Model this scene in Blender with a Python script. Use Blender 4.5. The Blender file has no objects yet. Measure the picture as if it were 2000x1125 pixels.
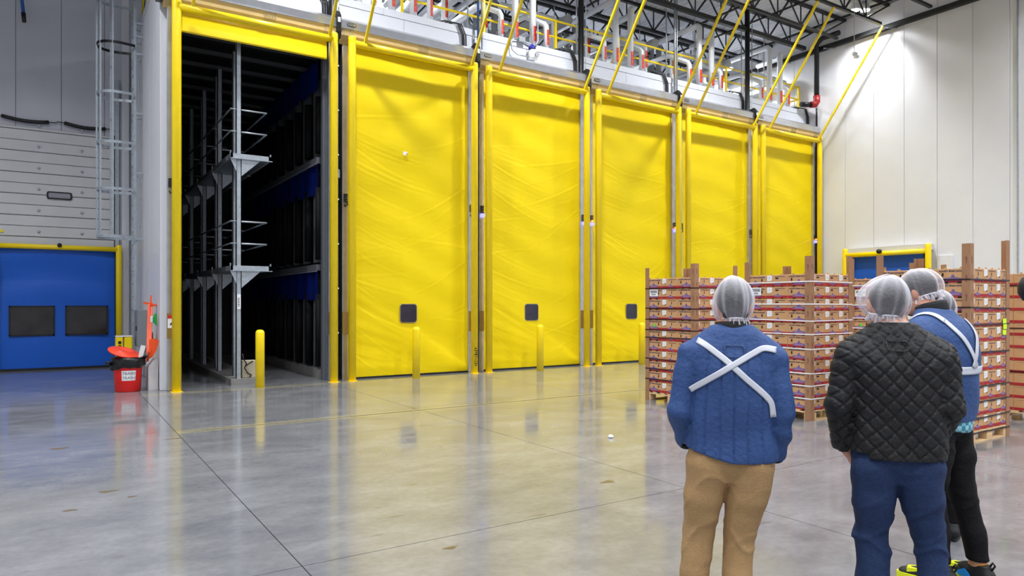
import bpy, math, random
import numpy as np
from mathutils import Vector, Matrix
from mathutils.bvhtree import BVHTree
random.seed(7)
rng = np.random.default_rng(7)
sc = bpy.context.scene
C = sc.collection
PI = math.pi

# ------------------------------------------------------------------ camera
CAMH = 1.65
cd = bpy.data.cameras.new('camera'); cam = bpy.data.objects.new('camera', cd); C.objects.link(cam)
cam.location = (0, 0, CAMH); cam.rotation_euler = (PI / 2, 0, -math.radians(33.06))
cd.sensor_width = 36; cd.lens = 1372 / 2000 * 36; cd.shift_y = (592 - 562.5) / 2000
cd.clip_end = 200
sc.camera = cam
# ------------------------------------------------------------------ world, exposure
w = bpy.data.worlds.new('world'); sc.world = w; w.use_nodes = True
w.node_tree.nodes['Background'].inputs[0].default_value = (.5, .55, .62, 1)
w.node_tree.nodes['Background'].inputs[1].default_value = .05
vs = sc.view_settings
vs.view_transform = 'Standard'; vs.look = 'None'; vs.gamma = 1; vs.use_curve_mapping = False
vs.exposure = 0.0
LAMP_W = 300.0            # watts of one high-bay lamp
LAMP_XY = [(x, y) for y in (12.5, 5.5, -1.5, -8.5) for x in (21.15, 15.8, 10.2, 4.6, -1.0, -6.6)]
LAMP_Z = 10.82
MEZZ_LAMPS = [(7.3, 17.3), (14.3, 18.9), (18.5, 19.5), (11.0, 20.5), (20.6, 17.2)]

# ------------------------------------------------------------------ materials
def lin(c):
    o = []
    for v in c[:3]:
        v = v / 255.
        o.append(v / 12.92 if v <= .04045 else ((v + .055) / 1.055) ** 2.4)
    return (*o, 1)
def M(name, col, rough=.5, metal=0., mott=None, bump=None, spec=.5, emit=None, coat=0.):
    """mott=(scale, amount) colour mottling; bump=(scale, strength, (sx,sy,sz))"""
    m = bpy.data.materials.new(name); m.use_nodes = True
    nt = m.node_tree; b = nt.nodes['Principled BSDF']
    c = lin(col)
    b.inputs['Base Color'].default_value = c
    b.inputs['Roughness'].default_value = rough; b.inputs['Metallic'].default_value = metal
    b.inputs['Specular IOR Level'].default_value = spec
    if coat: b.inputs['Coat Weight'].default_value = coat; b.inputs['Coat Roughness'].default_value = .12
    tc = nt.nodes.new('ShaderNodeTexCoord')
    if mott:
        n = nt.nodes.new('ShaderNodeTexNoise'); n.inputs['Scale'].default_value = mott[0]; n.inputs['Detail'].default_value = 5
        nt.links.new(tc.outputs['Object'], n.inputs['Vector'])
        r = nt.nodes.new('ShaderNodeValToRGB')
        r.color_ramp.elements[0].position = .3; r.color_ramp.elements[1].position = .7
        k = mott[1]
        r.color_ramp.elements[0].color = (*[v * (1 - k) for v in c[:3]], 1)
        r.color_ramp.elements[1].color = (*[min(1, v * (1 + k)) for v in c[:3]], 1)
        nt.links.new(n.outputs['Fac'], r.inputs['Fac']); nt.links.new(r.outputs['Color'], b.inputs['Base Color'])
    if bump:
        mp = nt.nodes.new('ShaderNodeMapping'); mp.inputs['Scale'].default_value = bump[2] if len(bump) > 2 else (1, 1, 1)
        nt.links.new(tc.outputs['Object'], mp.inputs['Vector'])
        n2 = nt.nodes.new('ShaderNodeTexNoise'); n2.inputs['Scale'].default_value = bump[0]; n2.inputs['Detail'].default_value = 4
        nt.links.new(mp.outputs['Vector'], n2.inputs['Vector'])
        bp = nt.nodes.new('ShaderNodeBump'); bp.inputs['Strength'].default_value = bump[1]; bp.inputs['Distance'].default_value = .02
        nt.links.new(n2.outputs['Fac'], bp.inputs['Height']); nt.links.new(bp.outputs['Normal'], b.inputs['Normal'])
    if emit:
        b.inputs['Emission Color'].default_value = lin(emit[0]); b.inputs['Emission Strength'].default_value = emit[1]
    return m
yellow = M('yellow_paint', (250, 218, 0), .36, mott=(3, .03), coat=.15)
curtain_y = M('yellow_curtain', (240, 211, 0), .5, bump=(1.6, .22, (1, 1, 3.5)), spec=.25)
blue_c = M('blue_curtain', (0, 88, 196), .42, bump=(2., .3, (1, 1, 2.5)))
blue_shaded = M('shaded_strip_curtain', (4, 22, 92), .6, spec=.15)  # strip blue darkened: shade of the unlit room is in the colour
bar_shaded = M('shaded_ceiling_bar', (72, 74, 78), .6)  # steel bars with the chamber's shade put into their colour
col_shaded = M('shaded_upright', (84, 88, 94), .6)  # darker steel copy, interior shade painted in
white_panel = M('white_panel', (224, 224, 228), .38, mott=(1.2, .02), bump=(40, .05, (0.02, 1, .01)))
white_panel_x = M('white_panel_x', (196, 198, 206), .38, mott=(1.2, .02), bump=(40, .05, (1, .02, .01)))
white_trim = M('white_trim', (208, 209, 215), .4)
slat_white = M('door_slat_white', (205, 205, 207), .42, mott=(2, .03))
alu = M('brushed_aluminium', (205, 207, 212), .28, .92, mott=(5, .08), bump=(30, .06, (.05, 1, 1)))
galv = M('galvanised_steel', (176, 184, 192), .42, .55, mott=(14, .12))
galv_shaded = M('shaded_galvanised', (150, 155, 165), .5, .35, mott=(10, .1))  # shaded copy of the galvanised steel, for parts deeper in the room
steel_edge = M('steel_channel', (120, 132, 142), .45, .6)
black = M('black_rubber', (16, 16, 18), .5)
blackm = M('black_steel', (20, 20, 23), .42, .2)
joist_m = M('black_joist_paint', (20, 21, 24), .55)
deck_m = M('roof_deck', (206, 208, 214), .55, .1, mott=(2, .05))
shaded_wall = M('shaded_chamber_panel', (27, 27, 30), .7, mott=(2, .1))  # panels normally white; the room's gloom is painted into this colour
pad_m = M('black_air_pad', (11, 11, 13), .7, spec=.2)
beige = M('beige_hood_underside', (214, 188, 132), .5, mott=(4, .05))
brown_cover = M('brown_cover', (140, 112, 52), .5)
pipe_w = M('white_pipe_jacket', (226, 228, 232), .35, mott=(3, .04))
pipe_g = M('grey_pipe_jacket', (170, 173, 177), .45, mott=(3, .06))
red_lab = M('red_pipe_label', (200, 36, 22), .45)
orange_lab = M('orange_label_mark', (232, 120, 30), .5)
red_paint = M('red_fitting', (150, 24, 20), .4)
unit_grey = M('grey_unit', (112, 115, 118), .5, .2)
cab_grey = M('grey_cabinet_paint', (132, 136, 140), .45)
conduit_m = M('grey_conduit', (160, 166, 172), .4, .5)
blue_pipe = M('blue_conduit', (40, 80, 140), .4)
white_plastic = M('white_plastic', (232, 232, 232), .4)
blue_cap = M('deep_blue_plastic', (30, 24, 140), .4)
bin_red = M('red_plastic', (238, 26, 22), .38, mott=(4, .06))
lid_red = M('orange_red_lid', (236, 66, 36), .4)
orange = M('orange_plastic', (238, 82, 16), .4)
green = M('green_plastic', (24, 164, 66), .45)
bag_m = M('black_bin_bag', (12, 12, 13), .28, bump=(14, .5))
conc_w = M('white_kerb_concrete', (205, 202, 202), .6, mott=(6, .06))
curb_m = M('kerb_concrete', (128, 126, 124), .7, mott=(5, .12))
paper = M('white_paper', (238, 239, 242), .6)
ink = M('black_ink', (30, 30, 34), .6)
grey_ink = M('grey_ink', (120, 120, 130), .6)
glass_d = M('dark_window', (52, 50, 62), .18, mott=(5, .2))
glass_b = M('smoked_window', (40, 38, 38), .12, mott=(2.2, .45), bump=(3, .25))
card = M('cardboard', (196, 150, 104), .75, mott=(7, .07))
card_post = M('cardboard_post', (158, 116, 84), .7, mott=(9, .1))
card_ink = M('post_print', (128, 80, 66), .7)
red_ink = M('red_print', (168, 28, 38), .65)
purple = M('purple_print', (110, 96, 146), .65)
lilac = M('lilac_print', (158, 120, 160), .65)
navy_ink = M('navy_print', (72, 62, 84), .65)
hole_m = M('hand_hole_dark', (28, 16, 12), .8)
wood = M('pallet_wood', (222, 188, 140), .7, mott=(5, .12), bump=(20, .3, (.2, 2, 2)))
strap_w = M('white_strap', (244, 240, 244), .4)
strap_k = M('dark_strap', (40, 16, 22), .4)
neon = M('neon_tape', (214, 250, 20), .5)
green_dot = M('green_sticker', (90, 220, 40), .5)
skin = M('skin', (205, 148, 122), .5, mott=(30, .05))
hair_d = M('dark_hair', (62, 58, 60), .6, bump=(60, .6))
beard_m = M('beard_hair', (84, 58, 42), .7, bump=(80, .5))
jkt_blue = M('blue_work_jacket', (50, 76, 126), .62, mott=(60, .06), bump=(45, .35), spec=.3)
jkt_black = M('black_quilted_jacket', (27, 26, 28), .6, mott=(120, .22), bump=(60, .3), spec=.35)
jkt_dark = M('dark_jacket', (34, 36, 50), .65)
knit = M('black_knit', (14, 14, 16), .8, bump=(120, .5))
tan = M('tan_trousers', (164, 132, 92), .75, mott=(50, .05), bump=(120, .25), spec=.2)
jean = M('blue_jeans', (36, 52, 86), .75, mott=(70, .18), bump=(160, .3), spec=.2)
blk_tr = M('black_trousers', (20, 19, 21), .8, mott=(60, .2), bump=(90, .3), spec=.2)
reflect = M('silver_reflective_strip', (196, 198, 208), .45)
shoe_y = M('yellow_sole', (232, 240, 20), .5)
shoe_k = M('black_upper', (20, 20, 22), .6)
shoe_b = M('blue_patch', (30, 140, 220), .5)
shoe_o = M('orange_lining', (236, 160, 60), .6)
shoe_br = M('brown_leather', (70, 46, 32), .5)
eye_w = M('eye_white', (225, 222, 220), .3)
lip_m = M('lip', (170, 100, 92), .5)
lamp_em = M('lamp_lens', (255, 255, 255), .3, emit=((250, 252, 255), 26))
led_blue = M('blue_led', (60, 60, 220), .3, emit=((110, 110, 255), 4))
led_orange = M('orange_led', (255, 150, 60), .3, emit=((255, 150, 60), 3))
stain_m = M('floor_stain', (98, 84, 62), .35, mott=(20, .2))

def net_mat(nm='hairnet_mesh', lo=.09, hi=.74):
    m = bpy.data.materials.new(nm); m.use_nodes = True
    nt = m.node_tree; nt.nodes.clear()
    o = nt.nodes.new('ShaderNodeOutputMaterial'); mix = nt.nodes.new('ShaderNodeMixShader')
    t = nt.nodes.new('ShaderNodeBsdfTransparent'); d = nt.nodes.new('ShaderNodeBsdfDiffuse')
    d.inputs[0].default_value = lin((240, 238, 246))
    lw = nt.nodes.new('ShaderNodeLayerWeight'); lw.inputs['Blend'].default_value = .38
    mr = nt.nodes.new('ShaderNodeMapRange'); mr.inputs['To Min'].default_value = lo; mr.inputs['To Max'].default_value = hi
    nt.links.new(lw.outputs['Facing'], mr.inputs['Value']); nt.links.new(mr.outputs[0], mix.inputs[0])
    nt.links.new(t.outputs[0], mix.inputs[1]); nt.links.new(d.outputs[0], mix.inputs[2]); nt.links.new(mix.outputs[0], o.inputs[0])
    return m
net_m = net_mat(); net_ruffle = net_mat('hairnet_ruffle', .45, .92)
net_hem = M('hairnet_hem', (236, 232, 242), .7)

def floor_mat(name, c0, c1, warm):
    m = bpy.data.materials.new(name); m.use_nodes = True
    nt = m.node_tree; b = nt.nodes['Principled BSDF']; L = nt.links.new
    g = nt.nodes.new('ShaderNodeNewGeometry')
    def noise(scale, det, mapscale=(1, 1, 1), rot=0):
        mp = nt.nodes.new('ShaderNodeMapping'); mp.inputs['Scale'].default_value = mapscale; mp.inputs['Rotation'].default_value = (0, 0, rot)
        L(g.outputs['Position'], mp.inputs['Vector'])
        n = nt.nodes.new('ShaderNodeTexNoise'); n.inputs['Scale'].default_value = scale; n.inputs['Detail'].default_value = det
        n.inputs['Roughness'].default_value = .62
        L(mp.outputs[0], n.inputs['Vector']); return n.outputs['Fac']
    a = noise(.7, 6); s = noise(2.6, 8, (.7, 1.3, 1), .5); f = noise(16, 5)
    r = nt.nodes.new('ShaderNodeValToRGB'); r.color_ramp.elements[0].position = .28; r.color_ramp.elements[1].position = .72
    r.color_ramp.elements[0].color = lin(c0); r.color_ramp.elements[1].color = lin(c1)
    e = r.color_ramp.elements.new(.5); e.color = lin(warm)
    ad = nt.nodes.new('ShaderNodeMath'); ad.operation = 'ADD'
    mu = nt.nodes.new('ShaderNodeMath'); mu.operation = 'MULTIPLY'; mu.inputs[1].default_value = .5
    L(a, ad.inputs[0]); L(s, ad.inputs[1]); L(ad.outputs[0], mu.inputs[0]); L(mu.outputs[0], r.inputs['Fac'])
    mx = nt.nodes.new('ShaderNodeMixRGB'); mx.blend_type = 'MULTIPLY'; mx.inputs[0].default_value = .35
    r2 = nt.nodes.new('ShaderNodeValToRGB'); r2.color_ramp.elements[0].position = .3; r2.color_ramp.elements[1].position = .62
    r2.color_ramp.elements[0].color = (.62, .62, .62, 1); r2.color_ramp.elements[1].color = (1, 1, 1, 1)
    L(f, r2.inputs['Fac']); L(r.outputs['Color'], mx.inputs[1]); L(r2.outputs['Color'], mx.inputs[2])
    # rare dark scuffs
    d = noise(5, 3, (.35, 1.3, 1), .9)
    r3 = nt.nodes.new('ShaderNodeValToRGB'); r3.color_ramp.elements[0].position = .66; r3.color_ramp.elements[1].position = .74
    r3.color_ramp.elements[0].color = (1, 1, 1, 1); r3.color_ramp.elements[1].color = (.66, .62, .56, 1)
    L(d, r3.inputs['Fac'])
    mx2 = nt.nodes.new('ShaderNodeMixRGB'); mx2.blend_type = 'MULTIPLY'; mx2.inputs[0].default_value = .8
    L(mx.outputs[0], mx2.inputs[1]); L(r3.outputs['Color'], mx2.inputs[2])
    L(mx2.outputs[0], b.inputs['Base Color'])
    mr = nt.nodes.new('ShaderNodeMapRange'); mr.inputs['From Min'].default_value = .3; mr.inputs['From Max'].default_value = .7
    mr.inputs['To Min'].default_value = .075; mr.inputs['To Max'].default_value = .17
    L(s, mr.inputs['Value']); L(mr.outputs[0], b.inputs['Roughness'])
    b.inputs['Specular IOR Level'].default_value = .85
    return m
floor_m = floor_mat('polished_concrete', (98, 100, 106), (144, 144, 147), (122, 122, 125))
floor_j = floor_mat('pale_joint_concrete', (126, 121, 106), (164, 159, 140), (146, 141, 122))
check_m = bpy.data.materials.new('blue_check_cloth'); check_m.use_nodes = True
def _chk():
    nt = check_m.node_tree; b = nt.nodes['Principled BSDF']; tc = nt.nodes.new('ShaderNodeTexCoord')
    k = nt.nodes.new('ShaderNodeTexChecker'); k.inputs['Scale'].default_value = 34
    k.inputs['Color1'].default_value = lin((40, 150, 180)); k.inputs['Color2'].default_value = lin((170, 225, 235))
    nt.links.new(tc.outputs['Object'], k.inputs['Vector']); nt.links.new(k.outputs['Color'], b.inputs['Base Color'])
_chk()

# ------------------------------------------------------------------ mesh helpers
ORG = {}
class MB:
    def __init__(self): self.v = []; self.f = []; self.s = []
    def add(self, vs, fs, smooth=False):
        n = len(self.v); self.v += [tuple(p) for p in vs]
        self.f += [tuple(i + n for i in f) for f in fs]; self.s += [smooth] * len(fs); return self
    def box(self, x0, x1, y0, y1, z0, z1):
        vs = [(x, y, z) for z in (z0, z1) for y in (y0, y1) for x in (x0, x1)]
        return self.add(vs, [(0, 2, 3, 1), (4, 5, 7, 6), (0, 1, 5, 4), (1, 3, 7, 5), (3, 2, 6, 7), (2, 0, 4, 6)])
    def bbox(self, x0, x1, y0, y1, z0, z1, b=.01):
        """box with chamfered edges"""
        n = len(self.v)
        P = []
        for sx in (0, 1):
            for sy in (0, 1):
                for sz in (0, 1):
                    x = (x0, x1)[sx]; y = (y0, y1)[sy]; z = (z0, z1)[sz]
                    ix = x + (b, -b)[sx]; iy = y + (b, -b)[sy]; iz = z + (b, -b)[sz]
                    P += [(x, iy, iz), (ix, y, iz), (ix, iy, z)]
        def I(sx, sy, sz, k): return ((sx * 2 + sy) * 2 + sz) * 3 + k
        F = []
        F += [(I(0,0,0,0), I(0,0,1,0), I(0,1,1,0), I(0,1,0,0)), (I(1,0,0,0), I(1,1,0,0), I(1,1,1,0), I(1,0,1,0))]
        F += [(I(0,0,0,1), I(1,0,0,1), I(1,0,1,1), I(0,0,1,1)), (I(0,1,0,1), I(0,1,1,1), I(1,1,1,1), I(1,1,0,1))]
        F += [(I(0,0,0,2), I(0,1,0,2), I(1,1,0,2), I(1,0,0,2)), (I(0,0,1,2), I(1,0,1,2), I(1,1,1,2), I(0,1,1,2))]
        for a in (0, 1):
            for c in (0, 1):
                F.append((I(0,a,c,1), I(1,a,c,1), I(1,a,c,2), I(0,a,c,2)))
                F.append((I(a,0,c,0), I(a,1,c,0), I(a,1,c,2), I(a,0,c,2)))
                F.append((I(a,c,0,0), I(a,c,1,0), I(a,c,1,1), I(a,c,0,1)))
        for sx in (0, 1):
            for sy in (0, 1):
                for sz in (0, 1): F.append((I(sx,sy,sz,0), I(sx,sy,sz,1), I(sx,sy,sz,2)))
        c = Vector(((x0+x1)/2, (y0+y1)/2, (z0+z1)/2)); G = []
        for f in F:
            q = [Vector(P[i]) for i in f]; nrm = (q[1]-q[0]).cross(q[2]-q[0])
            G.append(f if nrm.dot(sum(q, Vector())/len(q)-c) > 0 else f[::-1])
        return self.add(P, G)
    def ring(self, c, ax, r, n, up=None):
        ax = Vector(ax).normalized()
        u = Vector(up) if up else (Vector((0, 0, 1)) if abs(ax.z) < .9 else Vector((1, 0, 0)))
        a = ax.cross(u).normalized(); b = a.cross(ax).normalized()
        return [Vector(c) + r * (math.cos(t) * a + math.sin(t) * b) for t in [2 * PI * i / n for i in range(n)]]
    def skin(self, rings, caps=True, smooth=True, closed=True):
        n = len(rings[0]); base = len(self.v)
        for r in rings: self.v += [tuple(p) for p in r]
        m = n if closed else n - 1
        for k in range(len(rings) - 1):
            for i in range(m):
                j = (i + 1) % n
                self.f.append((base + k*n + i, base + k*n + j, base + (k+1)*n + j, base + (k+1)*n + i)); self.s.append(smooth)
        if caps:
            self.f.append(tuple(base + i for i in range(n))[::-1]); self.s.append(False)
            self.f.append(tuple(base + (len(rings)-1)*n + i for i in range(n))); self.s.append(False)
        return self
    def cyl(self, p0, p1, r0, r1=None, n=12):
        r1 = r0 if r1 is None else r1; ax = Vector(p1) - Vector(p0)
        return self.skin([self.ring(p0, ax, r0, n), self.ring(p1, ax, r1, n)])
    def path(self, pts, r, n=8):
        pts = [Vector(p) for p in pts]; rs = []
        t0 = (pts[1] - pts[0]).normalized()
        u = Vector((0, 0, 1)) if abs(t0.z) < .9 else Vector((1, 0, 0))
        a = t0.cross(u).normalized()
        for i, p in enumerate(pts):
            if i == 0: t = t0
            elif i == len(pts) - 1: t = (pts[-1] - pts[-2]).normalized()
            else: t = ((pts[i] - pts[i-1]).normalized() + (pts[i+1] - pts[i]).normalized()).normalized()
            a = (a - t * a.dot(t)).normalized(); b = t.cross(a)
            k = 1.0
            if 0 < i < len(pts) - 1:
                k = 1 / max(.5, (pts[i] - pts[i-1]).normalized().dot(t))
            rs.append([p + r * (math.cos(q) * a + math.sin(q) * b) for q in [2 * PI * j / n for j in range(n)]])
        return self.skin(rs)
    def bar(self, p0, p1, w, h, up=(0, 0, 1)):
        p0 = Vector(p0); p1 = Vector(p1); t = (p1 - p0).normalized()
        a = t.cross(Vector(up)); a = a.normalized() if a.length > 1e-4 else Vector((1, 0, 0)); b = a.cross(t)
        o = [(-1, -1), (1, -1), (1, 1), (-1, 1)]
        return self.skin([[p + a * (w/2*i) + b * (h/2*j) for i, j in o] for p in (p0, p1)], smooth=False)
    def lathe(self, prof, c=(0, 0, 0), n=32, caps=True):
        return self.skin([[(c[0] + r*math.cos(2*PI*i/n), c[1] + r*math.sin(2*PI*i/n), c[2] + z) for i in range(n)] for r, z in prof], caps=caps)
    def extr(self, poly, d):
        """poly: 3D planar points; extrude by d"""
        n = len(poly); d = Vector(d)
        vs = [Vector(p) for p in poly] + [Vector(p) + d for p in poly]
        fs = [tuple(range(n))[::-1], tuple(range(n, 2*n))] + [(i, (i+1) % n, n + (i+1) % n, n + i) for i in range(n)]
        return self.add(vs, fs)
    def grid(self, P, smooth=True):
        nu, nv = len(P), len(P[0])
        return self.add([p for row in P for p in row], [(i*nv+j, (i+1)*nv+j, (i+1)*nv+j+1, i*nv+j+1) for i in range(nu-1) for j in range(nv-1)], smooth)
    def mesh(self, name, mat, off=(0, 0, 0)):
        me = bpy.data.meshes.new(name)
        if any(off): vs = [(p[0]-off[0], p[1]-off[1], p[2]-off[2]) for p in self.v]
        else: vs = self.v
        me.from_pydata(vs, [], self.f); me.polygons.foreach_set('use_smooth', self.s)
        me.materials.append(mat); me.update(); return me
    def build(self, name, mat, parent=None, org=(0, 0, 0), local=False):
        if parent is not None: off = (0, 0, 0) if local else ORG.get(parent.name, (0, 0, 0))
        else: off = org
        return link(name, self.mesh(name, mat, off), parent, org if parent is None else (0, 0, 0))
def link(name, me, parent=None, loc=(0, 0, 0)):
    o = bpy.data.objects.new(name, me); C.objects.link(o); o.location = loc
    if parent is not None:
        o.parent = parent; ORG[o.name] = tuple(Vector(ORG.get(parent.name, (0, 0, 0))) + Vector(loc))
    else: ORG[o.name] = tuple(loc)
    return o
def tag(o, label=None, cat=None, group=None, kind=None):
    if label: o['label'] = label
    if cat: o['category'] = cat
    if group: o['group'] = group
    if kind: o['kind'] = kind
    return o
def empty(name, loc=(0, 0, 0), label=None, cat=None, group=None, kind=None):
    o = bpy.data.objects.new(name, None); C.objects.link(o); o.location = loc; o.empty_display_size = .2
    ORG[o.name] = tuple(loc); return tag(o, label, cat, group, kind)
def B(x0, x1, y0, y1, z0, z1): return MB().box(x0, x1, y0, y1, z0, z1)
def CY(p0, p1, r0, r1=None, n=12): return MB().cyl(p0, p1, r0, r1, n)
def fastmesh(name, V, Q, mat, smooth=True):
    me = bpy.data.meshes.new(name); V = np.asarray(V, np.float32); Q = np.asarray(Q, np.int32)
    me.vertices.add(len(V)); me.vertices.foreach_set('co', V.ravel())
    me.loops.add(Q.size); me.loops.foreach_set('vertex_index', Q.ravel())
    me.polygons.add(len(Q)); me.polygons.foreach_set('loop_start', np.arange(0, Q.size, 4, dtype=np.int32))
    me.polygons.foreach_set('use_smooth', np.full(len(Q), smooth))
    me.materials.append(mat); me.update(calc_edges=True); me.validate(); return me
def npgrid(X, Y, Z):
    nu, nv = X.shape; V = np.stack([X, Y, Z], -1).reshape(-1, 3)
    i = np.arange(nu*nv).reshape(nu, nv)
    Q = np.stack([i[:-1, :-1], i[1:, :-1], i[1:, 1:], i[:-1, 1:]], -1).reshape(-1, 4)
    return V, Q
def text_mesh(s, size, mat, name, shear=0., ext=0., align='CENTER', bold=0.):
    cu = bpy.data.curves.new(name, 'FONT'); cu.body = s; cu.size = size; cu.shear = shear; cu.extrude = ext
    cu.align_x = align; cu.align_y = 'CENTER'; cu.offset = bold; cu.resolution_u = 3
    o = bpy.data.objects.new(name, cu); C.objects.link(o)
    dg = bpy.context.evaluated_depsgraph_get(); me = bpy.data.meshes.new_from_object(o.evaluated_get(dg))
    bpy.data.objects.remove(o); bpy.data.curves.remove(cu)
    me.materials.clear(); me.materials.append(mat); me.name = name
    return me
def place_text(me, name, parent, loc, u, v):
    """put a flat text mesh at world loc with its x along u and its y along v"""
    u = Vector(u); v = Vector(v); n = u.cross(v)
    m2 = me.copy(); m2.transform(Matrix((u, v, n)).transposed().to_4x4())
    off = Vector(ORG.get(parent.name, (0, 0, 0)))
    o = link(name, m2, parent, tuple(Vector(loc) - off)); return o

ORD = ['bottom', 'second', 'third', 'fourth', 'fifth', 'sixth', 'seventh', 'eighth', 'ninth', 'tenth', 'top']
NTH = ['first', 'second', 'third', 'fourth', 'fifth', 'sixth']
DL = [1.90 + 3.395 * i for i in range(6)]        # left guard post of each ripening door
DNAME = ['open first door', 'second door', 'third door', 'fourth door', 'fifth door', 'sixth door']
XR = 22.05; YF = 14.75; YB = 21.0; XS = 1.69; ROOF = 11.1

# ------------------------------------------------------------------ floor
fl = empty('floor', kind='structure')
B(-12, XR, -14, 27, -.3, -.14).build('floor_base', M('joint_dark', (60, 58, 54), .9), fl)
xs = [-12, 1.30, 4.72, 8.1, 11.5, 14.9, 18.3, XR]; ys = [-14, -4.0, .2, 4.41, 8.58, 9.70, 9.99, 13.97, 14.28, 27]
for i in range(len(xs) - 1):
    for j in range(len(ys) - 1):
        pale = (ys[j] == 9.70 and i > 0) or (ys[j] == 13.97 and i > 0)
        g = .004
        B(xs[i] + g, xs[i+1] - g, ys[j] + g, ys[j+1] - g, -.14, 0).build('floor_slab', floor_j if pale else floor_m, fl)
st = MB()
for k in range(40):
    x = 1.6 + k * .5; st.box(x, x + .49, 9.825 + .006 * math.sin(k * 2.3), 9.866 + .006 * math.sin(k * 1.7), 0, .002)
st.build('joint_filler_line', M('joint_filler', (92, 84, 66), .8), fl)
# brown stains and scuffs with a shape of their own
def gpt(u, v):
    k = (u - 1000) / 1372; zz = (592 - v) / 1372; t = -CAMH / zz; a = math.radians(33.06)
    return ((math.sin(a) + k * math.cos(a)) * t, (math.cos(a) - k * math.sin(a)) * t)
for n, (u, v, rx, ry) in enumerate([(116, 876, .12, .07), (210, 960, .1, .05), (257, 970, .05, .03), (136, 997, .07, .035), (340, 857, .16, .03), (1187, 941, .1, .06), (880, 1070, .07, .035)]):
    x, y = gpt(u, v); P = []
    for k in range(18):
        a = 2 * PI * k / 18; q = 1 + .25 * math.sin(3 * a + n) + .12 * math.sin(7 * a + 2 * n)
        P.append((x + .7 * rx * q * math.cos(a), y + .7 * ry * q * math.sin(a), .0004))
    MB().extr(P, (0, 0, .0008)).build('floor_stain', stain_m, fl)

# ------------------------------------------------------------------ walls
def panel_wall(name, axis, at, cuts, z0, z1, mat, th=.1, sign=1):
    r = empty(name, kind='structure')
    for a, b in zip(cuts[:-1], cuts[1:]):
        g = .004
        if axis == 'x': m = MB().bbox(at, at + sign * th, a + g, b - g, z0, z1, .006) if sign > 0 else MB().bbox(at - th, at, a + g, b - g, z0, z1, .006)
        else: m = MB().bbox(a + g, b - g, at, at + th, z0, z1, .006)
        m.build('wall_panel', mat, r)
    if axis == 'x': B(at + sign*(th-.01), at + sign*(th + .02), cuts[0], cuts[-1], z0, z1).build('wall_core', black, r)
    else: B(cuts[0], cuts[-1], at + th - .01, at + th + .02, z0, z1).build('wall_core', black, r)
    return r
seams = [8.74 - .965 * k for k in range(24, 0, -1)] + [8.74, 9.67, 10.64, 11.61, 12.58, 13.55] + [14.5 + .965 * k for k in range(14)]
panel_wall('wall_right', 'x', XR, seams, 0, ROOF, white_panel)
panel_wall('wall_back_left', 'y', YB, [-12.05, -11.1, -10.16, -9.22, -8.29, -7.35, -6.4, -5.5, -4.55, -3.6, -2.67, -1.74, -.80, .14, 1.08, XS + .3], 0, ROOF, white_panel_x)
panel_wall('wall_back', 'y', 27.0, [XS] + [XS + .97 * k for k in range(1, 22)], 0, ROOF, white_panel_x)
B(-12.1, -12.0, -14, 21.1, 0, ROOF).build('wall_left', white_panel, None).__setitem__('kind', 'structure')
B(-12.1, XR + .1, -14.1, -14, 0, ROOF).build('wall_rear', white_panel_x, None).__setitem__('kind', 'structure')

# ripening room block: side wall, front fascia
rb = empty('wall_ripening_rooms', kind='structure')
cuts = [YF + .10, 16.8, 18.9, YB]
for a, b in zip(cuts[:-1], cuts[1:]): MB().bbox(XS, XS + .1, a + .004, b - .004, 0, 8.1, .006).build('side_panel', white_panel, rb)
MB().bbox(XS - .03, XS + .10, YF - .06, YF + .10, 0, 8.16, .008).build('corner_trim', white_trim, rb)
B(XS + .1, XR - .01, YF + .14, YF + .2, 7.3, 8.1).build('front_core', white_trim, rb)
B(XS - .02, XR - .02, YF + .1, 26.9, 8.08, 8.2).build('room_roof', white_trim, rb)
for i in range(6):
    x0 = DL[i] - .12 if i else XS + .10; x1 = DL[i] + 3.235
    if i == 5: x1 = XR - .02
    xm = (x0 + x1) / 2 - .15
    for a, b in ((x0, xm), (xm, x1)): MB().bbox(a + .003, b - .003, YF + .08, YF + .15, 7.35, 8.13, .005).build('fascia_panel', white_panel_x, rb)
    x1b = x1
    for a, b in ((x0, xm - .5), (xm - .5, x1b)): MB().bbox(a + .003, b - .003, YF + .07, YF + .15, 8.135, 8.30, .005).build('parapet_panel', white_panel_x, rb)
for i in range(6):   # the dark piers between the door openings
    a = DL[i] + 3.0 + .38; b = DL[i] + 3.395 - .0
    if i < 5: B(a - .05, b + .02, YF + .16, YF + .24, 0, 7.4).build('pier', blackm, rb)
# blank backing behind the closed curtains (dark rooms)
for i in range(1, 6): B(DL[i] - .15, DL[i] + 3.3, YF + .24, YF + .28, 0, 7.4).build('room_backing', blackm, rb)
# back white trim in the left bay
MB().bbox(1.46, 1.63, YB - .14, YB, 0, ROOF, .006).build('trim_1', white_trim, None).__setitem__('kind', 'structure')
B(XR - .03, XR, 8.52, 8.56, 0, ROOF).build('trim_2', galv, None).__setitem__('kind', 'structure')

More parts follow.
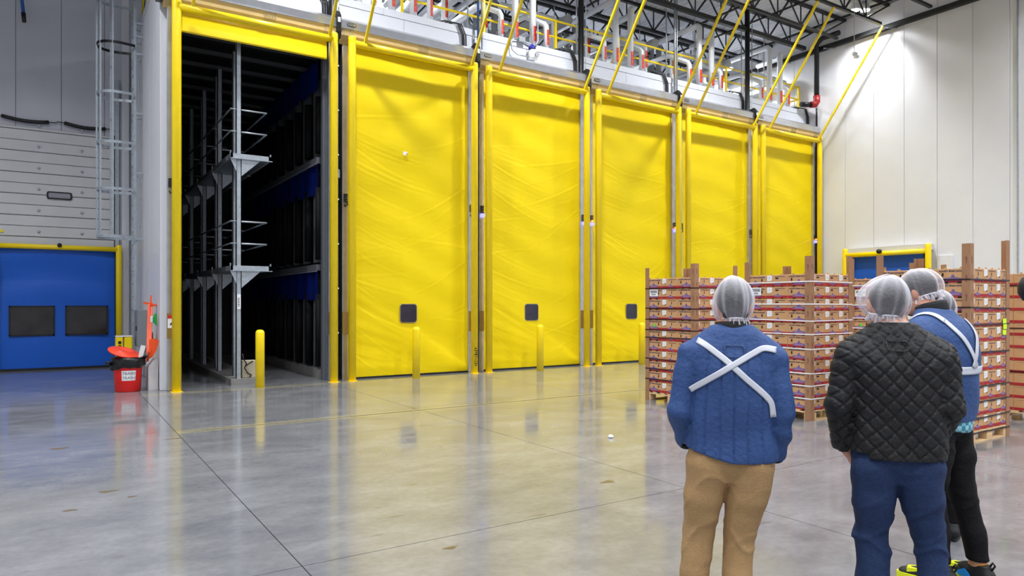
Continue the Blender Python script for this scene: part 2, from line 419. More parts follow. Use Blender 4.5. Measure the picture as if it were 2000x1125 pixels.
# ------------------------------------------------------------------ chamber behind the open door
ch = empty('wall_chamber', kind='structure')  # room shade is painted into the dark part colours
B(1.80, 1.88, YF + .1, 24, 0, 7.3).build('chamber_left_wall', shaded_wall, ch)
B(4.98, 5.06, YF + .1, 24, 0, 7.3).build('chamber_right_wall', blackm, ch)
for k in range(4): MB().bbox(1.88 + .775*k + .004, 1.88 + .775*(k+1) - .004, 23.9, 24, 0, 7.3, .006).build('chamber_back_panel', shaded_wall, ch)
B(1.8, 5.06, YF + .1, 24, 7.3, 7.4).build('chamber_ceiling', shaded_wall, ch)
for k in range(9):
    y = YF + .55 + k * .95; B(1.88, 4.98, y, y + .08, 7.02 - .0 * k, 7.1).build('ceiling_bar', bar_shaded, ch)
B(4.80, 4.88, YF + .05, YF + .17, 0, 7.0).build('jamb_channel', col_shaded, ch)
B(4.82, 4.98, YF + .2, 23.9, 0, .22).build('right_kerb', curb_m, ch)
# right wall: uprights, pads, level beams, blue strips
for z0, z1 in ((.22, 2.30), (2.55, 4.62), (4.88, 6.6)):
    for k in range(12):
        y = YF + .62 + k * .78
        B(4.86, 4.98, y, y + .26, z0, z1).build('upright', col_shaded, ch)
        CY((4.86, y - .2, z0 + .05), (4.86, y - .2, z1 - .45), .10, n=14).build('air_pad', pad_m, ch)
for z in (2.42, 4.74):
    B(4.74, 4.98, YF + .3, 23.9, z - .06, z + .07).build('level_beam', col_shaded, ch)
    B(4.72, 4.74, YF + .25, 23.9, z - .09, z - .07).build('beam_lip', galv_shaded, ch)
def drape(y0, y1, z0, z1, amp):
    yy = np.linspace(y0, y1, 60); zz = np.linspace(z0, z1, 14); Y, Z = np.meshgrid(yy, zz, indexing='ij')
    X = 4.80 + amp * np.sin(Y * 9 + .3 * Z) + .012 * np.sin(Y * 23)
    return npgrid(X, Y, Z + .03 * np.sin(Y * 3.1) * (z1 - Z))
for z in (2.35, 4.67, 6.95):
    V, Q = drape(YF + .32, 23, z - .62, z, .03); link('blue_drape', fastmesh('blue_drape', V, Q, blue_shaded), ch)

# rack in the middle of the chamber
KX = 3.13
kb = B(2.96, 3.62, YF + .12, 23.6, 0, .12).build('rack_kerb', curb_m, None, org=(3.2, 15, 0))
tag(kb, 'low concrete kerb under the steel rack in the open room', 'kerb')
rk = empty('steel_rack', (KX, YF + .25, .12), 'galvanised steel two-level rack standing on the kerb inside the open room', 'rack')
for k in range(5):
    y = 14.97 + k * 1.95
    for dx, dy in ((0, 0), (.0, .62)):
        x = KX + dx + (.06 if dy else 0)
        m = MB(); m.box(x - .05, x + .05, y + dy, y + dy + .012, .12, 6.95); m.box(x - .05, x - .038, y + dy, y + dy + .09, .12, 6.95); m.box(x + .038, x + .05, y + dy, y + dy + .09, .12, 6.95)
        m.build('upright', galv if k == 0 else galv_shaded, rk)  # front upright lit, deeper ones use the shaded copy
    for z in (2.36, 4.63):
        b = MB(); b.box(2.97, 3.76, y - .02, y + .06, z - .05, z + .05); b.box(2.97, 3.78, y - .06, y - .02, z - .06, z - .045); b.box(2.96, 2.975, y - .02, y + .06, z - .05, z + .1); b.box(3.75, 3.765, y - .02, y + .06, z - .05, z + .1)
        b.build('cross_arm', galv, rk)
        g = MB()
        g.extr([(KX + .05, y - .022, z - .06), (KX + .42, y - .022, z - .06), (KX + .05, y - .022, z - .40)], (0, .008, 0))
        g.extr([(KX - .05, y - .022, z - .06), (KX - .05, y - .022, z - .32), (KX - .17, y - .022, z - .06)], (0, .008, 0))
        g.build('gusset', galv, rk)
        for dz in (.50, .95):
            c = CY((2.97, y + .02, z + dz), (3.68, y + .02, z + dz), .018, n=8); c.build('rail_arm', galv, rk)
for z in (2.36, 4.63):
    for x in (2.99, 3.74): B(x - .025, x + .025, 14.95, 23.4, z - .05, z + .05).build('shelf_beam', galv_shaded, rk)
    B(3.0, 3.7, 15.02, 23.4, z - .06, z - .04).build('shelf_deck', steel_edge, rk)
    for dz in (.50, .95):
        for x in (2.98, 3.67): CY((x, 14.97, z + dz), (x, 23.3, z + dz), .017, n=8).build('guard_rail', steel_edge, rk)
B(KX - .035, KX + .035, 14.955, 14.967, 1.53, 1.83).build('bar_code_label', paper, rk)
for k in range(7): B(KX - .022, KX + .012, 14.952, 14.955, 1.58 + k*.028, 1.58 + k*.028 + (.016 if k % 2 else .009)).build('bar', ink, rk)
B(2.0, 2.16, 20.0, 20.02, 2.62, 2.78).build('notice_plate', paper, rk)
# small box with cables at the rack foot
jb = empty('junction_box', (3.30, 15.05, .12), 'small beige junction box with black cables at the rack foot', 'box')
MB().bbox(3.20, 3.47, 15.0, 15.12, .12, .48, .012).build('case', M('beige_case', (176, 166, 142), .5), jb)
MB().path([(3.2, 14.97, .62), (3.22, 14.96, .5), (3.28, 14.97, .42), (3.24, 14.96, .33), (3.3, 14.97, .22), (3.38, 14.98, .18), (3.35, 14.99, .14)], .012).build('cable', black, jb)
MB().path([(3.25, 14.97, .36), (3.33, 14.96, .42), (3.41, 14.98, .46)], .012).build('cable', black, jb)

# ------------------------------------------------------------------ ripening doors
def creased(x0, x1, z0, z1, y, seed, nx=110, nz=260):
    r = np.random.default_rng(seed)
    X, Z = np.meshgrid(np.linspace(x0, x1, nx), np.linspace(z0, z1, nz), indexing='ij')
    W = x1 - x0; H = z1 - z0; D = np.zeros_like(X)
    D += .012 * np.sin(Z * 1.9 + .8 * np.sin(X * 1.3 + seed)) * np.sin(X * .9 + seed)
    D += .006 * np.sin(Z * 7.5 + 2.2 * X + np.sin(X * 2 + seed))
    for k in range(64):
        left = r.random() < .72; zs = z0 + H * (.06 + .72 * r.random()); L = W * (.25 + .65 * r.random())
        drop = (.18 + .35 * r.random()) * L * (1.25 if zs < z0 + H * .6 else .8)
        if r.random() < .10: drop *= -.3
        t = (X - x0) / L if left else (x1 - X) / L
        zc = zs - drop * (1 - (1 - np.clip(t, 0, 1)) ** 1.6)
        wd = .012 + .014 * r.random(); am = (.0022 + .0062 * r.random() ** 2) * np.clip(1 - t, 0, 1) ** .8 * (t < 1)
        dz = (Z - zc) / wd
        D += am * (np.exp(-dz ** 2) - .6 * np.exp(-(dz - 1.6) ** 2))
    # tension folds fanning to the bottom corner
    for k in range(6):
        zt = z0 + .25 + k * .32; zc = zt + (.05 - zt + z0) * ((X - x0) / W) ** 1.1
        D += .010 * np.exp(-((Z - zc) / .11) ** 2) * (1 - .5 * np.abs((X - x0) / W - .5))
    edge = np.clip(np.minimum(X - x0, x1 - X) / .12, 0, 1) * np.clip((7.5 - Z) / .3, 0, 1)
    return npgrid(X, y - D * edge, Z)
def roundrect(x0, x1, z0, z1, y, r, n=6):
    P = []
    for cx, cz, a0 in ((x1 - r, z1 - r, 0), (x0 + r, z1 - r, 90), (x0 + r, z0 + r, 180), (x1 - r, z0 + r, 270)):
        for k in range(n + 1):
            a = math.radians(a0 + 90 * k / n); P.append((cx + r * math.cos(a), y, cz + r * math.sin(a)))
    return P
logo_me = text_mesh('RYTEC', .062, ink, 'logo_lettering', bold=.002)
for i in range(6):
    L = DL[i]; x0 = L - .01; x1 = L + 2.965        # curtain edges
    d = empty('door_%d' % (i + 1), (L + 1.5, YF - .1, 0), kind='structure')
    tag(d, ('open ripening room door with its yellow curtain rolled up, leftmost of six' if i == 0 else
            'tall yellow roll-up fabric door, %s from the left of six' % NTH[i]), 'door')
    ymid = 14.655
    if i == 0:
        m = MB().bbox(x0 + .12, x1 - .02, ymid - .03, ymid + .03, 6.82, 7.42, .02); m.build('rolled_curtain', yellow, d)
    else:
        V, Q = creased(x0 - .05, x1 + .02, .035, 7.5, ymid, 10 + i)
        V = V - np.array(ORG[d.name]); cu = link('curtain', fastmesh('curtain', V, Q, curtain_y), d)
        B(x0, x1, ymid - .025, ymid + .03, .0, .04).build('bottom_seal', black, d)
        wx = L + 1.255 - .02
        MB().extr(roundrect(wx - .015, wx + .405, 1.205, 1.635, ymid - .022, .07), (0, .012, 0)).build('window_trim', M('window_trim_grey', (150, 140, 120), .5), d)
        MB().extr(roundrect(wx, wx + .39, 1.22, 1.62, ymid - .028, .06), (0, .012, 0)).build('window', glass_d, d)
    # guides
    for a, b, nm in ((x0 - .125, x0, 'left_guide'), (x1, x1 + .155, 'right_guide')):
        g = MB(); g.bbox(a, b, YF - .17, YF + .14, 0, 7.42, .008); g.build(nm, alu, d)
        B(a - .002, b + .002, YF - .178, YF - .17, .98, 1.46).build('guide_cover', brown_cover, d)
        xc = (a + b) / 2; zc = 3.78
        cc = MB()
        for k in range(5): cc.cyl((xc, YF - .20, zc + .05 + k * .035), (xc, YF - .20, zc + .068 + k * .035), .045, n=10)
        cc.path([(xc + .03, YF - .2, zc + .06), (xc + .04, YF - .21, zc - .02), (xc, YF - .2, zc - .06), (xc - .03, YF - .19, zc - .02)], .012, 6)
        cc.build('coil_cord', black, d)
        if (i, nm) in ((2, 'left_guide'), (2, 'right_guide'), (3, 'left_guide'), (3, 'right_guide'), (5, 'right_guide')):
            MB().lathe([(.01, -.05), (.05, -.04), (.055, 0), (.04, .035), (.01, .045)], (xc, YF - .215, zc - .02), 14).build('signal_light', led_blue, d)
            if i in (3, 5): MB().lathe([(.01, -.02), (.035, -.015), (.035, .015), (.01, .02)], (xc, YF - .215, zc + .06), 12).build('signal_light', led_orange, d)
    # hood
    hx0 = x0 - .21; hx1 = x1 + .17
    hd = MB().extr([(hx0, 14.45, 7.49), (hx0, 14.435, 7.655), (hx0, 14.55, 7.74), (hx0, YF + .08, 7.77), (hx0, YF + .08, 7.49)], (hx1 - hx0, 0, 0)).build('hood', alu, d)
    B(hx0, hx1, 14.43, 14.45, 7.485, 7.515).build('hood_lip', alu, d)
    MB().extr([(hx0 + .01, 14.455, 7.488), (hx0 + .01, 14.48, 7.36), (hx0 + .01, 14.55, 7.24), (hx0 + .01, 14.615, 7.20), (hx0 + .01, 14.63, 7.22), (hx0 + .01, 14.63, 7.488)], (hx1 - hx0 - .02, 0, 0)).build('hood_underside', beige, d)
    for xa in (hx0 + .05, (hx0 + hx1) / 2 + .15, hx1 - .3):
        v = MB()
        for k in range(8): v.extr([(xa + k*.032, 14.448, 7.475), (xa + k*.032, 14.473, 7.355), (xa + k*.032, 14.545, 7.232), (xa + k*.032, 14.56, 7.245), (xa + k*.032, 14.49, 7.36), (xa + k*.032, 14.465, 7.475)], (.018, 0, 0))
        v.build('vent_louvre', M('louvre_tan', (186, 168, 128), .5), d)
    # motor end, left of the hood
    MB().extr([(hx0 - .10, 14.42, 7.24), (hx0 - .10, 14.37, 7.38), (hx0 - .10, 14.38, 7.72), (hx0 - .10, 14.48, 7.84), (hx0 - .10, 14.66, 7.80), (hx0 - .10, 14.68, 7.3)], (.09, 0, 0)).build('motor_cover', blackm, d)
    B(hx0 - .085, hx0 - .03, 14.365, 14.38, 7.57, 7.67).build('motor_label', paper, d)
    # logo badge: ring with lettering
    bx = hx0 + .24; bz = 7.585
    MB().extr(roundrect(bx - .1, bx + .1, bz - .04, bz + .04, 14.432, .038), (0, .006, 0)).build('badge', ink, d)
    MB().extr(roundrect(bx - .085, bx + .085, bz - .025, bz + .025, 14.429, .024), (0, .006, 0)).build('badge_face', alu, d)
    place_text(logo_me, 'badge_lettering', d, (bx, 14.428, bz), (.62, 0, 0), (0, 0, .7))
    if i == 1:
        B(6.58, 6.68, ymid - .05, ymid - .045, 4.99, 5.07).build('sticker', paper, d); B(6.66, 6.68, ymid - .053, ymid - .048, 5.0, 5.03).build('sticker_mark', red_lab, d)
# warning notice on the guide of the open door
nb = empty('warning_notice', (1.83, YF - .18, 1.2), 'white warning notice with a red band beside the open doorway', 'sign')
B(1.775, 1.90, YF - .182, YF - .176, 1.18, 1.42).build('plate', paper, nb); B(1.775, 1.90, YF - .185, YF - .181, 1.36, 1.42).build('red_band', red_lab, nb)
MB().extr([(1.81, YF - .185, 1.25), (1.87, YF - .185, 1.33), (1.89, YF - .185, 1.31), (1.83, YF - .185, 1.23)], (0, .003, 0)).build('mark', ink, nb)

# ------------------------------------------------------------------ guard frames with braces
def dome_post(x, y, z1, r): return MB().lathe([(r, 0), (r, z1 - r*.6), (r*.93, z1 - r*.25), (r*.7, z1 - .03*r*3), (r*.35, z1)], (x, y, 0), 24)
for i in range(6):
    L = DL[i]; R = L + 2.998; y = 14.36
    g = empty('guard_frame', (L, y, 0), 'yellow pipe guard frame with roof braces in front of the %s' % DNAME[i], 'guard frame', 'yellow guard frames')
    for x in (L, R):
        dome_post(x, y, 7.32, .082).build('post', yellow, g)
        B(x - .1, x + .1, y - .1, y + .1, 0, .004).build('post_foot', yellow, g)
    CY((L, y, 7.17), (R, y, 7.17), .075, n=20).build('cross_bar', yellow, g)
    for x in (L + .28, R - .10): MB().bar((x, y - .03, 7.22), (x, 12.12, 10.34), .055, .055).build('brace', yellow, g)
    if i == 1:
        for k in range(9): B(R - .03 + random.uniform(-.03, .05), R + .03 + random.uniform(-.02, .03), y - .0845, y - .080, .18 + k * .05, .19 + k * .05 + random.random() * .02).build('paint_chip', ink, g)
for i, (x, y) in enumerate([(3.373, 14.24), (6.678, 14.13), (9.932, 14.0), (13.218, 13.91), (16.6, 13.9), (20.0, 13.9)]):
    o = MB().lathe([(.085, 0), (.085, 1.06), (.078, 1.095), (.055, 1.12), (.02, 1.13)], (x, y, 0), 24).build('bollard', yellow, None, org=(x, y, 0))
    tag(o, 'short yellow round-topped bollard standing before the %s' % DNAME[i], 'bollard', 'yellow bollards')

# ------------------------------------------------------------------ left bay: sectional door above a blue roll-up door
s = empty('door_7', (0, YB, 0), 'white sectional overhead door with horizontal ribs above the blue door', 'door', kind='structure')
z = 3.02; k = 0
while z < 5.95:
    z1 = min(z + .262, 5.97)
    MB().bbox(-1.8, 1.31, YB - .07 - (.018 if k % 2 else 0), YB - .01, z + .006, z1 - .006, .012).build('slat', slat_white, s)
    B(-1.8, 1.31, YB - .035, YB - .01, z - .006, z + .006).build('slat_joint', M('slat_joint_grey', (96, 96, 98), .6), s)
    if k % 2:
        for x in (-1.2, -.33, .58): MB().lathe([(.035, -.008), (.03, .012), (.012, .02)], (0, 0, 0), 10).build('bolt_plate', galv, s, local=True).matrix_local = Matrix.Translation((x, -.10, z + .13)) @ Matrix.Rotation(PI/2, 4, 'X')
    z = z1; k += 1
MB().extr(roundrect(-.17, .37, 4.24, 4.43, YB - .105, .05), (0, .02, 0)).build('window_frame', black, s)
MB().extr(roundrect(-.13, .33, 4.275, 4.395, YB - .11, .03), (0, .02, 0)).build('window_pane', M('frosted_pane', (150, 150, 158), .3), s)
B(1.31, 1.40, YB - .12, YB, 3.0, 7.4).build('track', galv, s)
B(1.29, 1.31, YB - .10, YB - .02, 3.0, 6.0).build('seal', black, s)
B(-1.15, -1.04, YB - .115, YB - .08, 3.36, 3.42).build('yellow_catch', yellow, s)
d8 = empty('door_8', (0, YB, 0), 'blue fabric roll-up door with two dark windows in the left bay', 'door', kind='structure')
X, Z = np.meshgrid(np.linspace(-1.13, 1.32, 60), np.linspace(.05, 3.0, 80), indexing='ij')
arc = .09 * (1 - (X / 1.25) ** 2)
Yc = YB - .12 - .05 * np.cos(X * 1.2) - .03 * np.sin((Z - arc * 3) * 5.2) * np.clip((Z - 1.6) / .6, 0, 1) - .01 * np.sin(Z * 3 + X)
V, Q = npgrid(X, Yc, Z); V = V - np.array(ORG[d8.name]); link('curtain', fastmesh('curtain', V, Q, blue_c), d8)
B(-1.16, 1.34, YB - .2, YB - .1, 0, .055).build('bottom_seal', black, d8)
for xa, xb, nm in ((-1.24, -1.12, 'left_guide'), (1.30, 1.36, 'right_guide')): B(xa, xb, YB - .16, YB - .02, 0, 3.0).build(nm, black, d8)
for a, b in ((-.93, .0), (.22, 1.145)):
    fr = MB(); zz0, zz1 = .845, 1.585
    fr.box(a, b, YB - .205, YB - .18, zz0, zz0 + .035); fr.box(a, b, YB - .205, YB - .18, zz1 - .035, zz1); fr.box(a, a + .035, YB - .205, YB - .18, zz0, zz1); fr.box(b - .035, b, YB - .205, YB - .18, zz0, zz1)
    f = fr.build('window_frame', black, d8)
    B(a + .03, b - .03, YB - .196, YB - .186, zz0 + .03, zz1 - .03).build('window_pane', glass_b, f)
g8 = empty('guard_frame', (1.39, 20.72, 0), 'yellow pipe guard frame around the blue door in the left bay', 'guard frame')
for x in (-1.25, 1.385): MB().lathe([(.07, 0), (.07, 3.1), (.06, 3.14), (.02, 3.15)], (x, 20.72, 0), 20).build('post', yellow, g8)
CY((-1.25, 20.72, 3.03), (1.385, 20.72, 3.03), .062, n=18).build('cross_bar', yellow, g8)
MB().lathe([(.02, -.05), (.045, -.03), (.05, .0), (.045, .03), (.02, .05)], (.1, 20.62, 3.08), 12).build('sensor', black, g8)
for a, b, lab in ((-1.08, -.12, 'left black foam tube hung on a cable above the sectional door'), (.2, 1.10, 'right black foam tube hung on a cable above the sectional door')):
    P = [(a + (b - a) * t, YB - .08, 6.16 - .05 * math.sin(PI * t) + .03 * (.5 - t)) for t in [q / 8 for q in range(9)]]
    ft = empty('foam_tube', P[0], lab, 'foam tube'); MB().path(P, .045, 10).build('sleeve', black, ft)
    for e, sgn in ((P[0], -1), (P[-1], 1)): MB().path([e, (e[0] + sgn * .16, YB - .06, e[2] + .01)], .012, 6).build('cable_end', blackm, ft)
bh = empty('blue_hose', (-.64, 20.75, 8.5), 'blue hose hanging down with a black end, top left', 'hose')
MB().path([(-.74, 20.72, 10.9), (-.72, 20.72, 9.8), (-.68, 20.72, 9.1), (-.635, 20.72, 8.66)], .04, 10).build('tube', M('blue_hose_rubber', (20, 84, 160), .45), bh)
CY((-.637, 20.72, 8.68), (-.62, 20.72, 8.46), .05, .045, 12).build('end_sleeve', black, bh)

# ladder with cage
ld = empty('caged_ladder', (1.5, 18.2, .4), 'tall galvanised ladder with safety cage on the side of the white room block', 'ladder')
for y in (18.0, 18.46): B(1.49, 1.55, y - .012, y + .012, .42, 9.2).build('side_rail', galv, ld)
zz = .6
while zz < 9.1: CY((1.52, 18.0, zz), (1.52, 18.46, zz), .014, n=8).build('rung', galv, ld); zz += .3
for z in (3.14, 4.2, 5.24, 6.35, 7.45, 8.5): 
    P = [(1.52, 17.92, z), (1.25, 17.86, z)] + [(1.14 + .36 * math.cos(a), 18.23 + .37 * math.sin(a), z) for a in [math.radians(-90 - 12 * q) for q in range(16)]] + [(1.25, 18.6, z), (1.52, 18.54, z)]
    m = MB(); 
    n = len(P); rings = []
    for q, p in enumerate(P):
        a = Vector(P[max(0, q-1)]); b = Vector(P[min(n-1, q+1)]); t = (b - a).normalized(); o = Vector((t.y, -t.x, 0)) * .004; u = Vector((0, 0, .03))
        rings.append([Vector(p) + o + u, Vector(p) - o + u, Vector(p) - o - u, Vector(p) + o - u])
    m.skin(rings, smooth=False); m.build('cage_hoop', blackm if z > 7 and z < 8 else galv, ld)
for ang in (-100, -145, 180, 145, 100):
    a = math.radians(ang); x = 1.14 + .355 * math.cos(a); y = 18.23 + .365 * math.sin(a)
    B(x - .018, x + .018, y - .008, y + .008, 3.14, 9.2).build('cage_strip', galv, ld)
for z in (1.5, 3.1, 4.6, 5.95, 7.3, 7.7, 8.0):
    for y in (18.0, 18.46): B(1.54, XS, y - .02, y + .02, z - .02, z + .02).build('wall_bracket', galv, ld)
# yellow gate on the roof edge by the ladder
yg = empty('roof_gate', (1.75, 18.3, 8.2), 'yellow safety gate on the roof edge at the ladder top', 'gate')
MB().path([(1.76, 17.9, 9.3), (1.76, 17.9, 8.45), (1.76, 18.8, 8.45), (1.76, 18.8, 9.3)], .028, 8).build('frame', yellow, yg)
for y in (17.9, 18.8): CY((1.78, y, 8.2), (1.76, y, 8.5), .03, n=8).build('leg', yellow, yg)

# wall cabinet, bins, tools
cb = empty('wall_cabinet', (1.6, 17.5, .7), 'grey steel wall cabinet on the white side wall behind the trash can', 'cabinet')
MB().bbox(1.50, XS, 17.15, 17.75, .70, 1.50, .01).build('case', cab_grey, cb); MB().bbox(1.49, 1.50, 17.18, 17.72, .73, 1.47, .003).build('door_leaf', cab_grey, cb)
B(1.47, 1.49, 17.2, 17.23, 1.05, 1.15).build('handle', black, cb)
yb = empty('yellow_bin', (1.28, 17.5, 0), 'slim yellow upright bin with black slots behind the red trash can', 'bin')
MB().bbox(1.10, 1.24, 17.3, 17.6, 0, .92, .02).build('left_half', yellow, yb); MB().bbox(1.26, 1.42, 17.3, 17.6, 0, .92, .02).build('right_half', yellow, yb)
B(1.10, 1.42, 17.3, 17.6, .92, .94).build('cap', white_plastic, yb)
for k in range(4): MB().bbox(1.145, 1.2, 17.285, 17.302, .5 + k * .09, .56 + k * .09, .004).build('slot', black, yb)
tc = empty('trash_can', (1.18, 14.76, 0), 'round red trash can with a black bag, tilted lid and TRASH sheet', 'trash can')
cx, cy = 1.15, 14.98
MB().lathe([(.20, 0), (.215, .01), (.245, .52), (.262, .60), (.262, .62), (.235, .62), (.205, .06)], (cx, cy, 0), 40).build('barrel', bin_red, tc)
n = 48; rings = []
for q, (r, z) in enumerate([(.24, .63), (.272, .645), (.288, .60), (.285, .54), (.292, .47), (.268, .455)]):
    rings.append([(cx + (r + .012 * math.sin(7*a + q) + .008 * math.sin(13*a)) * math.cos(a), cy + (r + .012 * math.sin(7*a + q)) * math.sin(a), z + (.02 * math.sin(3*a + 1) + .035 * math.cos(a - .4) + .01 * math.sin(9*a)) * (1 if q > 1 else .3)) for a in [2*PI*j/n for j in range(n)]])
MB().skin(rings, caps=False).build('bag', bag_m, tc)
for k, (ax, az) in enumerate(((.26, .62), (-.28, .52))): MB().path([(cx + ax, cy - .1, az), (cx + ax * 1.2, cy - .14, az + .04), (cx + ax * 1.28, cy - .1, az + .02)], .03, 8).build('bag_tuft', bag_m, tc)
lidm = MB().lathe([(.0005, .035), (.12, .034), (.125, .045), (.14, .045), (.145, .034), (.262, .012), (.275, .004), (.275, -.02), (.265, -.02), (.25, 0), (.001, .02)], (0, 0, 0), 48)
lid = lidm.build('lid', lid_red, tc, local=True); lid.matrix_local = Matrix.Translation((-.09, .24, .735)) @ Matrix.Rotation(math.radians(14), 4, 'Y') @ Matrix.Rotation(math.radians(16), 4, 'X')
# paper sheet curved on the barrel, facing the camera
ang0 = math.atan2(-cy, -cx); rows = []
for q in range(9):
    a = ang0 + (q - 4) * .125 + .06
    rows.append([(cx + (.205 + .045 * (zz / .55) + .008) * math.cos(a), cy + (.205 + .045 * (zz / .55) + .008) * math.sin(a), zz) for zz in (.215, .30, .40)])
MB().grid(rows, True).build('paper_sheet', paper, tc)
tx = text_mesh('TRASH', .072, grey_ink, 'sheet_lettering')
a = ang0 + .06
for zz in (.35, .265):
    r = .205 + .045 * (zz / .55) + .016
    place_text(tx, 'sheet_lettering', tc, (cx + r * math.cos(a), cy + r * math.sin(a), zz), (-math.sin(a), math.cos(a), 0), (.04 * math.cos(a), .04 * math.sin(a), 1))
kd = MB()
prof = [(1.485, 0), (1.485, .42), (1.50, .47), (1.575, .57), (1.61, .59), (1.65, .57), (1.655, .5), (1.655, 0)]
wg = kd.extr([(x, 14.92, z) for x, z in prof], (0, .5, 0)).build('wall_guard', conc_w, None, org=(1.5, 15.1, 0)); tag(wg, 'pale sloped-top concrete wall guard at the foot of the white corner', 'wall guard')
sh = empty('shovel', (1.53, 15.2, .35), 'orange plastic shovel leaning on the white wall beside the trash can', 'shovel')
MB().bar((1.50, 14.90, .62), (1.60, 15.5, 1.66), .055, .04).build('shaft', orange, sh)
MB().bar((1.46, 15.48, 1.66), (1.68, 15.42, 1.60), .035, .04).build('grip', orange, sh)
MB().bar((1.585, 15.47, 1.62), (1.59, 15.5, 1.80), .03, .03).build('hook', orange, sh)
bl = [(1.50, 14.86, .96), (1.60, 14.86, .98), (1.66, 14.86, .93), (1.62, 14.86, .76), (1.55, 14.86, .62), (1.50, 14.86, .62)]
MB().extr(bl, (0, .05, 0)).build('blade', orange, sh)
MB().bar((1.47, 14.90, .55), (1.55, 15.45, 1.63), .045, .03).build('shaft', orange, sh)
br = empty('hand_brush', (1.46, 14.86, .40), 'orange brush head between the trash can and the white corner', 'brush')
MB().bar((1.50, 14.86, .63), (1.53, 14.88, .78), .05, .05).build('block', orange, br)
MB().bar((1.47, 14.84, .61), (1.50, 14.86, .72), .04, .05).build('bristles', M('bristle_dark_orange', (170, 60, 20), .8), br)
wp = MB().extr([(1.30, 14.88, .58), (1.37, 14.88, .56), (1.44, 14.88, .84), (1.36, 14.88, .86)], (0, .03, 0)).build('white_card', white_plastic, None, org=(1.37, 14.9, .58)); tag(wp, 'white plastic card sticking up behind the trash can', 'card')
gs = empty('green_holder', (1.66, 15.15, 1.2), 'bright green wall holder with a white tag on the white corner', 'holder')
MB().extr([(1.66, 15.14, 1.20), (1.655, 15.14, 1.46), (1.61, 15.14, 1.43), (1.60, 15.14, 1.38), (1.57, 15.14, 1.36), (1.57, 15.14, 1.29), (1.61, 15.14, 1.26)], (0, .04, 0)).build('bracket', green, gs)
MB().bbox(1.54, 1.585, 15.12, 15.14, 1.28, 1.40, .008).build('tag_plate', white_plastic, gs)
rd = CY((1.60, 15.6, .98), (1.62, 15.6, .98), .10, n=20).build('red_disc', red_paint, None, org=(1.61, 15.6, .98)); tag(rd, 'red round disc half hidden behind the orange shovel', 'disc')
rd.location = (1.61, 15.5, .98)

# ------------------------------------------------------------------ blue door on the right wall
d9 = empty('door_9', (XR, 12.1, 0), 'blue roll-up door on the white right wall behind the pallets', 'door', kind='structure')
Yg, Zg = np.meshgrid(np.linspace(10.95, 13.15, 40), np.linspace(.05, 3.25, 60), indexing='ij')
V, Q = npgrid(XR - .12 + .02 * np.sin(Zg * 5) + .008 * np.sin(Zg * 14 + Yg), Yg, Zg); V = V - np.array(ORG[d9.name])
link('curtain', fastmesh('curtain', V, Q, blue_c), d9)
B(XR - .16, XR - .02, 13.15, 13.22, 0, 3.25).build('seal', black, d9); B(XR - .2, XR - .02, 13.22, 13.36, 0, 3.25).build('left_guide', alu, d9)
B(XR - .16, XR - .02, 10.80, 10.95, 0, 3.25).build('right_guide', black, d9)
B(XR - .3, XR - .01, 10.75, 13.4, 3.25, 3.42).build('hood', white_trim, d9)
B(XR - .06, XR, 10.2, 10.62, 2.3, 3.05).build('side_box', white_panel, d9)
g9 = empty('guard_frame', (21.7, 12.1, 0), 'yellow pipe guard frame around the blue door on the right wall', 'guard frame')
for y in (13.33, 10.72): MB().lathe([(.085, 0), (.085, 3.38), (.07, 3.42), (.02, 3.43)], (21.7, y, 0), 20).build('post', yellow, g9)
CY((21.7, 10.72, 3.2), (21.7, 13.33, 3.2), .075, n=18).build('cross_bar', yellow, g9)
o = MB().lathe([(.02, -.07), (.07, -.045), (.085, 0), (.07, .045), (.02, .07)], (21.6, 12.15, 3.27), 12).build('sensor', black, g9)

# ------------------------------------------------------------------ ceiling: deck, joists, wall beam
cl = empty('ceiling', kind='structure')
for i in range(-6, 12):    # corrugated sheets, ribs along y
    x0 = i * 2.0; x1 = x0 + 2.0
    if x0 >= XR: break
    P = []; 
    k = x0
    while k < x1 - 1e-6:
        P += [(k, 0), (k + .05, .045), (k + .11, .045), (k + .16, 0)]; k += .2
    P.append((x1, 0))
    m = MB()
    m.grid([[(x, y, ROOF + z) for y in (-14, 27)] for x, z in P], False); m.build('deck_sheet', deck_m, cl)
B(-12, XR, -14, 27, ROOF + .06, ROOF + .2).build('roof_board', blackm, cl)
def joist(y, x0, x1, name='joist', zb=10.33, heavy=False):
    j = empty(name, (x0, y, zb), kind='structure'); j['label'] = 'black open-web steel roof joist'
    w = .13 if heavy else .09
    B(x0, x1, y - w/2, y + w/2, ROOF - .09, ROOF - .005).build('top_chord', joist_m, j)
    B(x0 + .6, x1 - .45, y - w/2, y + w/2, zb - .0, zb + (.12 if heavy else .075)).build('bottom_chord', joist_m, j)
    m = MB(); x = x0 + .6; k = 0; st = 1.15
    while x + st < x1 - .3:
        m.bar((x, y, zb + .04), (x + st/2, y, ROOF - .05), .045, .045); m.bar((x + st/2, y, ROOF - .05), (x + st, y, zb + .04), .035, .035)
        m.bar((x + st, y, zb + .04), (x + st, y, ROOF - .05), .03, .03)
        x += st
    m.bar((x, y, zb + .04), (x1, y, ROOF - .06), .045, .045)
    w_ = m.build('web', joist_m, j); w_['kind'] = 'stuff'
    return j
for y in (12.10, 13.55): joist(y, -12, XR)
joist(14.75, -12, XR, 'girder', heavy=True)
for y in (16.4, 18.0, 19.6, 21.2, 22.8, 24.4): joist(y, XS, XR)
for y in (10.6, 9.1, 7.6): joist(y, 4, XR)
